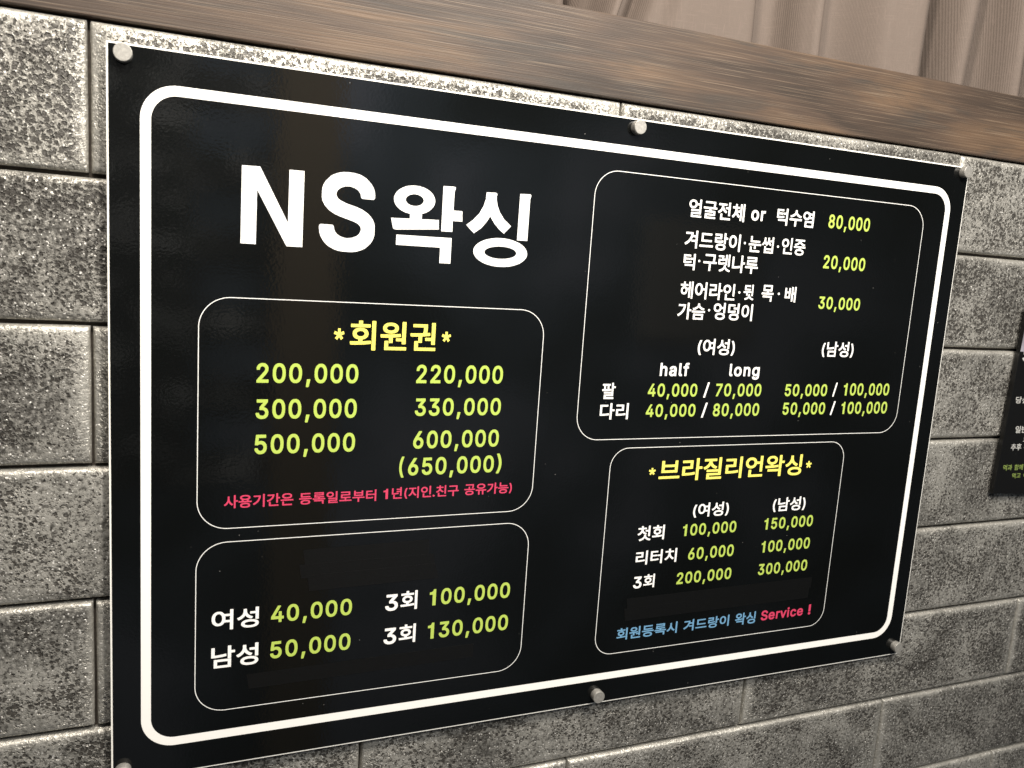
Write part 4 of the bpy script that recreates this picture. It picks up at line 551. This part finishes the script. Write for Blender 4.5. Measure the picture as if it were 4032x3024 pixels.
"회": [920,[[686,836,686,-86,696,-96,796,-96,805,-86,805,836,796,845,696,845],[37,172,37,152,48,88,50,84,58,76,234,77,436,86,546,96,658,111,662,113,670,122,665,196,663,202,654,210,634,210,506,196,409,190,410,250,430,253,458,261,488,274,526,300,553,328,566,348,577,374,583,402,584,444,582,466,575,492,561,522,545,542,522,565,492,585,462,599,428,609,386,615,330,616,298,614,244,602,206,586,180,569,151,540,137,522,124,496,116,468,114,444,116,394,122,370,136,340,157,314,170,300,194,282,238,261,268,252,290,249,290,186,202,183,46,182],[229,424,229,436,234,454,241,468,260,488,276,498,296,506,314,511,348,515,388,510,406,505,432,492,444,483,456,468,463,454,468,436,468,424,463,406,456,392,440,374,426,365,402,355,384,350,348,346,332,347,302,353,280,361,264,370,242,390,234,406],[56,724,56,640,66,631,632,631,641,640,641,724,632,734,410,734,409,834,400,844,298,843,290,834,290,734,66,734]]],
"후": [920,[[32,248,32,164,42,154,398,154,399,-88,408,-97,508,-97,517,-88,518,154,878,154,888,164,888,248,878,258,42,258],[146,466,146,440,149,416,157,396,173,370,204,341,242,320,266,310,304,299,348,291,400,286,482,285,568,291,612,299,656,312,686,325,712,341,743,370,755,388,761,400,767,416,770,440,770,466,767,490,758,514,742,538,712,566,682,584,650,597,616,607,568,616,516,621,434,622,348,616,300,607,254,592,230,582,204,566,174,538,156,508,149,490],[269,452,270,460,283,482,296,491,316,501,364,515,398,520,448,523,526,519,556,514,592,504,620,491,632,482,640,472,647,454,644,442,635,428,620,415,598,405,552,392,518,387,468,384,390,388,364,392,318,405,296,415,284,424,276,434],[75,732,75,648,84,638,828,638,838,648,838,732,828,742,518,742,517,840,508,850,406,849,399,840,398,742,84,742]]]}
_cache = {}
def glyph(ch):
    if ch not in _cache:
        adv, flat = GLY[ch]
        loops = [[(v[i], v[i + 1]) for i in range(0, len(v), 2)] for v in flat]
        if ch == '1':
            loops = [[(335, -22), (335, 532), (245, 532), (232, 484), (202, 456), (160, 441), (105, 436), (105, 352), (215, 352), (215, -22)]]
        if ch == '*':                                     # five tapered arms
            star = []
            for q in range(5):
                a = math.radians(90 + 72 * q)
                for r_, da in ((78, -36), (190, -15), (190, 15)):
                    star.append((225 + r_ * math.cos(a + math.radians(da)), 300 + r_ * math.sin(a + math.radians(da))))
            loops = [star]
        _cache[ch] = (adv, loops)
    return _cache[ch]

DIG = '0123456789'
def layout(text, x0, y0, x1, y1, ref):
    """glyph loops of the text scaled into the box (wall mm) that its reference glyphs fill"""
    pen, items = 0, []
    hangul = any(ord(ch) > 1000 for ch in text)
    for ch in text:
        adv, loops = glyph(ch)
        if hangul and ord(ch) < 128:                      # Latin marks grow to the height of the syllables
            k, dy = (1.30, 30) if ch in '()' else (1.48, -30)
            if ch == '.':
                k = 1.2
            items.append((ch, [[(x * k + pen, y * k + dy) for x, y in L] for L in loops]))
            pen += adv * k + 20
            continue
        if ch == '1' and not all(d in DIG + ',' for d in text):
            adv = 430
        if ch in DIG or ch == ',':
            dx = 0
            extra = 45 if ch in DIG else 95
            if ch == ',':
                dx = 32
            items.append((ch, [[(x + pen + dx, y) for x, y in L] for L in loops]))
            pen += adv + extra
        else:
            extra = {'a': 52, 'l': 66, 'f': 50, 'h': 60, 'o': 56, 'n': 60, 'g': 50, 'e': 40, 'r': 32, 'v': 28, 'i': 44, 'c': 34, 'S': 26}.get(ch, 0) if len(text) > 1 else 0
            items.append((ch, [[(x + pen, y) for x, y in L] for L in loops]))
            pen += adv + extra
    sel = [it for it in items if (not ref) or it[0] in ref]
    ys = [y for it in sel for L in it[1] for _, y in L]
    allx = [x for it in items for L in it[1] for x, _ in L]
    ax, bx, ay, by = min(allx), max(allx), min(ys), max(ys)
    sx = (x1 - x0) / (bx - ax)
    sy = (y1 - y0) / (by - ay)
    return [[[((x - ax) * sx + x0, (y - ay) * sy + y0) for x, y in L] for L in it[1]] for it in items]

def lettering(parent, porg, text, box, ref, colour, z=.25, name='lettering', label=None):
    g = layout(text, *box, ref)
    org = ((box[0] + box[2]) / 2, (box[1] + box[3]) / 2)
    me = flat_curve_mesh(g, org)
    # all glyphs share one plane: undo the per-glyph lift
    for v in me.vertices:
        v.co.y = 0
    o = link(name, me, parent, PRINT[colour], W(org[0], org[1], z) - W(*porg))
    if label:
        o['label'] = label
    return o

# ---------------------------------------------------------------- the black price board
bo = (450, -300, 0)
board = thing('price_board', 'large glossy black price board with coloured Korean lettering, pinned on the stone wall', 'sign', W(*bo))
link('white_core', box_mesh(0, 900, -601, 0, -5, -.4, bo, .15), board, M_CORE)
link('black_panel', box_mesh(1.5, 898.6, -599.6, -1.4, -.38, 0, bo), board, M_PANEL)

def ring(name, x0, x1, y0, y1, r, w, z, mat='white'):
    me = flat_curve_mesh([[rrect(x0, x1, y0, y1, r), rrect(x0 + w, x1 - w, y0 + w, y1 - w, max(r - w, .5))]], (450, -300))
    link(name, me, board, PRINT[mat], W(450, -300, z) - W(*bo))
ring('thick_border', 23.0, 878.2, -574.6, -26.0, 27, 7.7, .12, 'border')
ring('thin_border', 65.6, 372.8, -382.2, -185.6, 25, .62, .12)
ring('thin_border', 65.2, 372.8, -548.6, -393.6, 25, .62, .12)
ring('thin_border', 414.9, 840.0, -313.0, -50.0, 25, .62, .12)
ring('thin_border', 457.0, 766.0, -546.6, -321.8, 21, .62, .12)

_T = [[[[97.2,-80.1],[111.2,-79.7],[134.0,-122.7],[134.2,-79.9],[146.2,-79.8],[146.0,-141.6],[133.2,-141.7],[109.2,-98.1],[108.9,-141.7],[97.0,-141.7]]],[[[258.9,-94.1],[258.7,-96.1],[258.2,-98.0],[257.1,-99.8],[255.7,-101.5],[253.8,-103.0],[251.7,-104.4],[249.2,-105.5],[246.6,-106.3],[243.8,-106.8],[240.9,-107.0],[238.0,-107.0],[235.1,-106.6],[232.4,-106.0],[229.9,-105.0],[227.7,-103.9],[225.8,-102.5],[224.2,-100.9],[223.0,-99.2],[222.3,-97.3],[222.0,-95.4],[222.1,-93.5],[222.7,-91.7],[223.7,-89.9],[225.1,-88.2],[226.9,-86.7],[229.0,-85.4],[231.4,-84.3],[234.0,-83.4],[236.8,-82.9],[239.6,-82.6],[242.5,-82.6],[245.4,-83.0],[248.1,-83.6],[250.6,-84.5],[252.9,-85.6],[254.9,-87.0],[256.5,-88.6],[257.7,-90.4],[258.5,-92.2]],[[248.5,-94.6],[248.4,-95.4],[248.2,-96.2],[247.7,-96.9],[247.1,-97.6],[246.3,-98.3],[245.3,-98.8],[244.3,-99.2],[243.1,-99.6],[241.9,-99.8],[240.6,-99.9],[239.4,-99.9],[238.1,-99.7],[237.0,-99.5],[235.9,-99.1],[234.9,-98.6],[234.1,-98.1],[233.4,-97.4],[232.9,-96.7],[232.5,-96.0],[232.4,-95.2],[232.4,-94.4],[232.7,-93.6],[233.1,-92.9],[233.8,-92.2],[234.6,-91.6],[235.5,-91.1],[236.5,-90.6],[237.7,-90.3],[238.9,-90.0],[240.1,-89.9],[241.4,-89.9],[242.6,-90.1],[243.8,-90.3],[244.9,-90.7],[245.9,-91.2],[246.8,-91.7],[247.5,-92.4],[248.0,-93.1],[248.3,-93.8]]],[[[236.8,-106.3],[247.5,-106.0],[247.4,-111.8],[236.7,-112.2]]],[[[220.1,-111.6],[263.0,-110.1],[263.5,-118.3],[224.7,-121.2],[222.9,-120.8],[222.2,-120.0]]],[[[265.7,-80.6],[275.2,-80.2],[276.8,-80.6],[277.2,-81.6],[276.2,-84.6],[276.1,-100.8],[284.4,-100.8],[284.9,-109.8],[275.9,-110.0],[276.1,-119.5],[265.7,-119.7]]],[[[225.4,-125.5],[275.8,-125.0],[275.8,-147.5],[265.5,-147.6],[265.5,-134.0],[225.4,-134.2]]],[[[306.3,-82.3],[315.0,-81.8],[316.3,-82.2],[316.7,-83.3],[316.2,-85.1],[316.4,-87.8],[317.6,-93.2],[320.2,-98.8],[324.9,-104.8],[332.0,-110.3],[325.3,-117.5],[320.5,-114.0],[315.6,-109.2],[311.1,-103.0],[307.8,-108.5],[302.9,-114.3],[296.4,-119.2],[288.8,-112.3],[295.1,-107.3],[300.6,-101.2],[304.3,-94.3],[306.0,-88.1]]],[[[339.0,-80.7],[348.6,-80.2],[349.9,-80.8],[349.9,-81.9],[349.2,-84.9],[349.0,-122.4],[338.7,-122.5]]],[[[349.8,-134.1],[349.7,-136.2],[348.8,-138.2],[347.3,-140.1],[345.2,-141.9],[342.6,-143.6],[339.4,-144.9],[335.9,-146.1],[332.1,-146.9],[328.0,-147.4],[323.9,-147.6],[319.7,-147.5],[315.6,-147.1],[311.8,-146.4],[308.2,-145.4],[305.0,-144.1],[302.2,-142.6],[300.0,-140.9],[298.3,-139.0],[297.3,-137.1],[296.8,-135.1],[297.0,-133.1],[297.8,-131.1],[299.3,-129.2],[301.3,-127.5],[303.8,-125.9],[306.8,-124.5],[310.2,-123.4],[314.0,-122.5],[318.0,-121.9],[322.1,-121.7],[326.2,-121.7],[330.3,-122.1],[334.2,-122.8],[337.9,-123.8],[341.2,-125.0],[344.1,-126.5],[346.4,-128.2],[348.2,-130.1],[349.3,-132.1]],[[338.9,-134.4],[338.8,-135.3],[338.3,-136.1],[337.4,-137.0],[336.1,-137.8],[334.6,-138.5],[332.7,-139.1],[330.6,-139.6],[328.4,-140.0],[326.0,-140.2],[323.5,-140.3],[321.1,-140.3],[318.7,-140.2],[316.4,-139.9],[314.3,-139.5],[312.4,-138.9],[310.7,-138.3],[309.4,-137.6],[308.4,-136.8],[307.8,-136.0],[307.6,-135.1],[307.7,-134.2],[308.2,-133.4],[309.1,-132.5],[310.3,-131.8],[311.8,-131.1],[313.6,-130.5],[315.7,-130.0],[317.9,-129.6],[320.3,-129.3],[322.7,-129.2],[325.2,-129.2],[327.6,-129.3],[329.9,-129.6],[332.1,-130.0],[334.0,-130.5],[335.7,-131.1],[337.0,-131.9],[338.0,-132.7],[338.7,-133.5]]]]
for grp in (_T[0:1], _T[1:6], _T[6:9]):                 # N, then the two Korean syllables
    pts = [q for loops in grp for L in loops for q in L]
    ox, oy = sum(q[0] for q in pts) / len(pts), sum(q[1] for q in pts) / len(pts)
    link('title_letter', flat_curve_mesh(grp, (ox, oy)), board, PRINT['white'], W(ox, oy, .14) - W(*bo))
for (t_, c_, x0, y0, x1, y1, ref) in [
["S", "white", 159.2, -143.1, 206.2, -77.1, ""],
["회원권", "yellow", 188.5, -227.0, 266.0, -201.1, ""],
["*", "yellow", 174.6, -218.5, 183.7, -208.5, ""],
["*", "yellow", 271.5, -218.0, 280.3, -208.7, ""],
["200,000", "lime", 111.5, -256.4, 197.0, -239.4, "0123456789"],
["300,000", "lime", 111.4, -287.3, 196.8, -270.1, "0123456789"],
["500,000", "lime", 111.1, -317.8, 196.4, -300.6, "0123456789"],
["220,000", "lime", 249.6, -256.2, 333.5, -239.1, "0123456789"],
["330,000", "lime", 249.8, -286.3, 333.5, -269.8, "0123456789"],
["600,000", "lime", 249.7, -316.8, 333.5, -300.1, "0123456789"],
["(", "lime", 237.7, -343.5, 242.1, -323.8, ""],
["650,000", "lime", 246.1, -341.9, 330.1, -325.2, "0123456789"],
[")", "lime", 332.8, -343.2, 338.0, -323.7, ""],
["사용기간은", "pink", 87.2, -364.4, 144.4, -352.9, ""],
["등록일로부터", "pink", 149.3, -364.3, 217.6, -353.5, ""],
["1년(지인.친구", "pink", 224.1, -363.7, 296.3, -352.5, ""],
["공유가능)", "pink", 301.9, -363.6, 350.5, -352.2, ""],
["여성", "white", 78.5, -473.5, 117.5, -454.9, ""],
["40,000", "lime", 127.9, -471.6, 199.4, -455.7, "0123456789"],
["남성", "white", 78.5, -508.5, 117.7, -488.3, ""],
["50,000", "lime", 127.9, -505.5, 199.2, -489.2, "0123456789"],
["3회", "white", 230.6, -472.5, 261.3, -453.8, ""],
["100,000", "lime", 273.4, -470.9, 356.0, -454.6, "0123456789"],
["3회", "white", 230.4, -505.7, 261.2, -487.1, ""],
["130,000", "lime", 273.3, -504.7, 356.2, -488.3, "0123456789"],
["얼굴전체", "white", 521.8, -86.5, 589.8, -68.5, ""],
["or", "white", 598.4, -83.8, 616.3, -73.1, ""],
["턱수염", "white", 631.4, -85.8, 680.7, -68.3, ""],
["80,000", "lime", 701.2, -83.8, 759.8, -69.2, "0123456789"],
["겨드랑이", "white", 520.5, -117.0, 588.4, -99.3, ""],
["·", "white", 592.7, -108.7, 595.2, -106.2, ""],
["눈썹", "white", 599.0, -116.0, 631.0, -99.1, ""],
["·", "white", 635.7, -109.5, 638.3, -107.0, ""],
["인중", "white", 642.0, -115.6, 673.5, -98.1, ""],
["턱", "white", 521.3, -138.8, 535.3, -122.4, ""],
["·", "white", 538.8, -130.3, 541.2, -127.9, ""],
["구렛나루", "white", 545.2, -138.4, 613.8, -120.4, ""],
["20,000", "lime", 700.9, -127.3, 760.3, -112.8, "0123456789"],
["헤어라인", "white", 520.9, -167.5, 588.1, -150.1, ""],
["·", "white", 592.4, -159.7, 595.0, -157.3, ""],
["뒷", "white", 599.0, -165.9, 612.4, -149.6, ""],
["목", "white", 622.6, -166.4, 638.1, -148.9, ""],
["·", "white", 643.9, -158.8, 646.5, -156.3, ""],
["배", "white", 653.4, -165.8, 668.3, -149.2, ""],
["가슴", "white", 520.0, -188.7, 553.1, -171.8, ""],
["·", "white", 556.8, -179.6, 559.3, -177.2, ""],
["엉덩이", "white", 563.6, -187.9, 613.4, -170.0, ""],
["30,000", "lime", 701.0, -171.3, 760.3, -157.6, "0123456789"],
["(여성)", "white", 548.9, -225.1, 595.4, -207.8, ""],
["(남성)", "white", 713.8, -224.5, 759.5, -206.9, ""],
["half", "white", 505.8, -247.6, 540.7, -233.5, "half"],
["long", "white", 591.9, -247.2, 631.2, -233.8, "lon"],
["팔", "white", 440.8, -271.2, 455.8, -254.8, ""],
["다리", "white", 440.2, -292.1, 472.8, -275.5, ""],
["40,000", "lime", 493.7, -269.0, 553.5, -255.3, "0123456789"],
["/", "white", 561.8, -270.1, 568.3, -253.8, ""],
["70,000", "lime", 576.9, -268.9, 636.4, -255.0, "0123456789"],
["50,000", "lime", 668.9, -268.9, 728.3, -255.2, "0123456789"],
["/", "white", 736.9, -269.4, 742.6, -253.4, ""],
["100,000", "lime", 752.6, -268.2, 821.8, -254.0, "0123456789"],
["40,000", "lime", 493.5, -290.2, 553.7, -276.7, "0123456789"],
["/", "white", 561.6, -291.5, 568.3, -275.5, ""],
["80,000", "lime", 576.1, -290.4, 636.4, -276.4, "0123456789"],
["50,000", "lime", 668.8, -289.7, 728.6, -275.9, "0123456789"],
["/", "white", 736.7, -290.7, 743.0, -274.8, ""],
["100,000", "lime", 752.6, -289.7, 822.2, -275.6, "0123456789"],
["*", "yellow", 503.7, -351.8, 512.0, -344.2, ""],
["브라질리언왁싱", "yellow", 516.2, -359.6, 705.2, -335.5, ""],
["*", "yellow", 711.1, -351.8, 719.2, -343.7, ""],
["(여성)", "white", 564.1, -401.5, 610.6, -385.5, ""],
["(남성)", "white", 671.0, -401.4, 717.4, -385.0, ""],
["첫회", "white", 497.3, -423.1, 530.2, -406.8, ""],
["100,000", "lime", 553.3, -421.5, 623.3, -408.4, "0123456789"],
["150,000", "lime", 661.9, -421.6, 731.5, -408.2, "0123456789"],
["리터치", "white", 497.7, -449.7, 548.6, -434.1, ""],
["60,000", "lime", 563.5, -449.1, 623.4, -435.5, "0123456789"],
["100,000", "lime", 661.6, -448.6, 731.1, -435.0, "0123456789"],
["3회", "white", 497.5, -476.1, 523.6, -460.9, ""],
["200,000", "lime", 551.7, -475.9, 623.6, -462.5, "0123456789"],
["300,000", "lime", 660.8, -475.3, 731.2, -461.9, "0123456789"],
["회원등록시", "blue", 482.9, -532.2, 558.6, -518.8, ""],
["겨드랑이", "blue", 567.0, -531.9, 627.8, -518.7, ""],
["왁싱", "blue", 636.3, -533.0, 664.7, -518.7, ""],
["Service", "pink", 672.6, -531.3, 733.7, -519.0, ""],
["!", "pink", 741.6, -531.3, 745.5, -518.8, ""]]:
    nm = {'lime': 'price_lettering', 'white': 'lettering', 'yellow': 'heading_lettering', 'pink': 'note_lettering', 'blue': 'note_lettering'}[c_]
    if t_ == 'S' :
        nm = 'title_letter'
    lettering(board, bo, t_, (x0, y0, x1, y1), ref, c_, .14, nm)

# ---------------------------------------------------------------- tape strips that cover old lines
def tape(x0, y0, x1, y1, h, z, label, skew=0.0):
    """thin strip; (x0,y0)-(x1,y1) is its top edge, h its height"""
    org = ((x0 + x1) / 2, (y0 + y1) / 2 - h / 2, z)
    d = Vector((x1 - x0, y1 - y0)).normalized()
    nrm = Vector((d.y, -d.x))
    q = [Vector((x0, y0)), Vector((x1, y1)), Vector((x1 + skew, y1)) + nrm * h, Vector((x0 + 2, y0)) + nrm * h]
    vs = []
    for zz in (z + .09, z):
        vs += [((p.x - org[0]) * .001, -(zz - z) * .001, (p.y - org[1]) * .001) for p in q]
    me = bpy.data.meshes.new('tape')
    me.from_pydata(vs, [], [(0, 3, 2, 1), (0, 1, 5, 4), (1, 2, 6, 5), (2, 3, 7, 6), (3, 0, 4, 7)])
    me.materials.append(M_TAPE)
    o = link('tape_strip', me, None, None, W(*org))
    o['label'] = label
    o['category'] = 'tape'
    o['group'] = 'black tape strips covering old lines on the board'
tape(154, -406, 270, -404.5, 15, .10, 'uppermost black tape strip above the 40,000 price in the lower left frame')
tape(151, -419.5, 275, -419, 13, .20, 'middle black tape strip above the 40,000 price in the lower left frame', 2)
tape(158, -430, 277, -428.5, 15, .30, 'lowest of three black tape strips above the 40,000 price, slanted right end', 4)
tape(108, -517.5, 321, -515, 14, .10, 'long faint black tape strip under the 50,000 price in the lower left frame', 0)
tape(491, -486, 741, -484.5, 13, .10, 'upper black tape strip under the 300,000 price in the lower right frame', 0)
tape(489, -497, 739, -496, 14, .20, 'lower black tape strip just above the light blue note in the lower right frame', -1)

# ---------------------------------------------------------------- metal pins
def pin_mesh(seed):
    rnd = random.Random(seed)
    n = 40
    prof = [(6.6, 0), (6.6, 6.7), (6.45, 7.0), (6.1, 7.2), (3, 7.2)]
    vs, fs = [], []
    for (r, z) in prof:
        for k in range(n):
            a = 2 * math.pi * k / n
            rr = r * (1 + .006 * math.sin(3 * a + seed))
            vs.append((rr * math.cos(a) * .001, -z * .001, rr * math.sin(a) * .001))
    for j in range(len(prof) - 1):
        for k in range(n):
            fs.append((j * n + k, j * n + (k + 1) % n, (j + 1) * n + (k + 1) % n, (j + 1) * n + k))
    fs.append(tuple((len(prof) - 1) * n + k for k in range(n)))
    me = bpy.data.meshes.new('pin')
    me.from_pydata(vs, [], fs)
    me.materials.append(M_METAL)
    for p_ in me.polygons:
        p_.use_smooth = len(p_.vertices) == 4 and p_.index < n
    return me
pm = [pin_mesh(1), pin_mesh(2)]
for q, (x, y, lab) in enumerate([
        (11.6, -8.1, 'round grey metal pin at the top left corner of the black board'),
        (454.6, -8.6, 'round grey metal pin in the middle of the board\'s top edge'),
        (890.6, -6.2, 'round grey metal pin at the top right corner of the black board'),
        (890.0, -589.2, 'round grey metal pin at the bottom right corner of the black board'),
        (464.2, -590.5, 'round grey metal pin in the middle of the board\'s bottom edge'),
        (9.0, -590.5, 'round metal pin at the bottom left corner, just showing at the photo\'s lower edge')]):
    o = link('metal_pin', pm[q % 2], None, None, W(x, y, .02))
    o.rotation_euler = (0, q * 1.1, 0)
    o['label'] = lab
    o['category'] = 'pin'
    o['group'] = 'metal pins holding the black board'

# ---------------------------------------------------------------- second poster at the right edge
po = (1180, -280, 0)
poster = thing('small_poster', 'second black poster with white and green lettering at the right edge of the photo', 'poster', W(*po))
def lean(me, deg):                                        # the poster hangs a little askew, turned about its lower left corner
    px, pz = (1026 - po[0]) * .001, (-397.6 - po[1]) * .001
    a_ = math.radians(deg)
    for v in me.vertices:
        x_, z_ = v.co.x - px, v.co.z - pz
        v.co.x = px + x_ * math.cos(a_) + z_ * math.sin(a_)
        v.co.z = pz - x_ * math.sin(a_) + z_ * math.cos(a_)
    return me
link('panel', lean(box_mesh(1026, 1340, -397.6, -160, -6, 0, po, .3), LEAN), poster, M_POSTER)
link('photo_print', lean(box_mesh(1026.3, 1339, -212, -180, -.1, .1, po), LEAN), poster, M_PHOTO)
for (t_, c_, x0, y0, x1, y1, ref) in [["당신", "white", 1040.5, -278.9, 1063.0, -270.0, ""], ["일반", "white", 1048.6, -317.8, 1070.7, -308.5, ""], ["도", "white", 1066.7, -329.4, 1075.4, -322.8, ""], ["추후", "white", 1045.5, -340.8, 1065.1, -331.9, ""], ["·", "white", 1070.5, -338.3, 1072.7, -336.5, ""], ["먹과", "lime", 1037.3, -367.3, 1053.9, -359.5, ""], ["함께", "lime", 1058.3, -367.5, 1074.6, -359.8, ""], ["먹고", "lime", 1056.5, -378.4, 1072.5, -371.3, ""], ["이", "lime", 1078.1, -378.4, 1085.5, -371.4, ""], ["S", "white", 1040.4, -225.2, 1061.5, -209.3, ""]]:
    lettering(poster, po, t_, (x0, y0, x1, y1), ref, 'faded_' + c_, .14, 'lettering')

# ---------------------------------------------------------------- the facing side of the room, seen only as a dim reflection in the glossy board
s_ = NT('dim_room_wall')
_tc = s_.n('ShaderNodeTexCoord').outputs['Object']
_x = s_.n('ShaderNodeSeparateXYZ', {0: _tc}).outputs['X']
s_.p(col=s_.ramp(s_.noise(_tc, 1.4, 2, .5), [(.36, rgba(.05, .07, .085)), (.50, rgba(.19, .25, .33)), (.62, rgba(.42, .48, .62))]), rough=.8)
fo = (1200, -600, 2100)
facing = link('facing_wall', box_mesh(-1800, 4200, -2600, 1300, 2100, 2160, fo), None, s_.m, W(*fo))
facing['kind'] = 'structure'
s_ = NT('brown_door_wood')
s_.p(col=rgba(.34, .28, .205), rough=.6)
link('door_post', box_mesh(350, 560, -2600, 1300, 2060, 2099, fo, 3), facing, s_.m)
link('picture_panel', box_mesh(1740, 2260, -420, 60, 2075, 2099, fo, 3), facing, NT('pale_panel').m).active_material.node_tree.nodes['Principled BSDF'].inputs[0].default_value = (.42, .42, .42, 1)
s_ = NT('pale_facing_stone')
_tc = s_.n('ShaderNodeTexCoord').outputs['Object']
_r = s_.n('ShaderNodeObjectInfo').outputs['Random']
_v = s_.n('ShaderNodeVectorMath', {0: _tc, 1: s_.n('ShaderNodeCombineXYZ', {'X': s_.math('MULTIPLY', _r, 9), 'Z': s_.math('MULTIPLY', _r, 31)}).outputs[0]}, operation='ADD').outputs[0]
_q = s_.noise(s_.n('ShaderNodeMapping', {'Vector': _v, 'Scale': (6, 1, 15)}).outputs[0], 1, 3, .6)
s_.p(col=s_.ramp(_q, [(.50, rgba(.04, .045, .05)), (.64, rgba(.58, .61, .64))]), rough=.5)  # pale blobs: highlights on the tile edges put into their colour
M_FACING = s_.m
pale = tiles[1].copy()
pale.materials.clear()
pale.materials.append(M_FACING)
for row in range(13):
    for i in range(5):
        xx = 342 - 455 * (i + .5) - (227 if row % 2 else 0)
        o = link('stone_tile', pale, facing, None, W(xx, 560 - row * 120, 2080) - W(*fo))
        o.rotation_euler = (0, 0, math.pi)
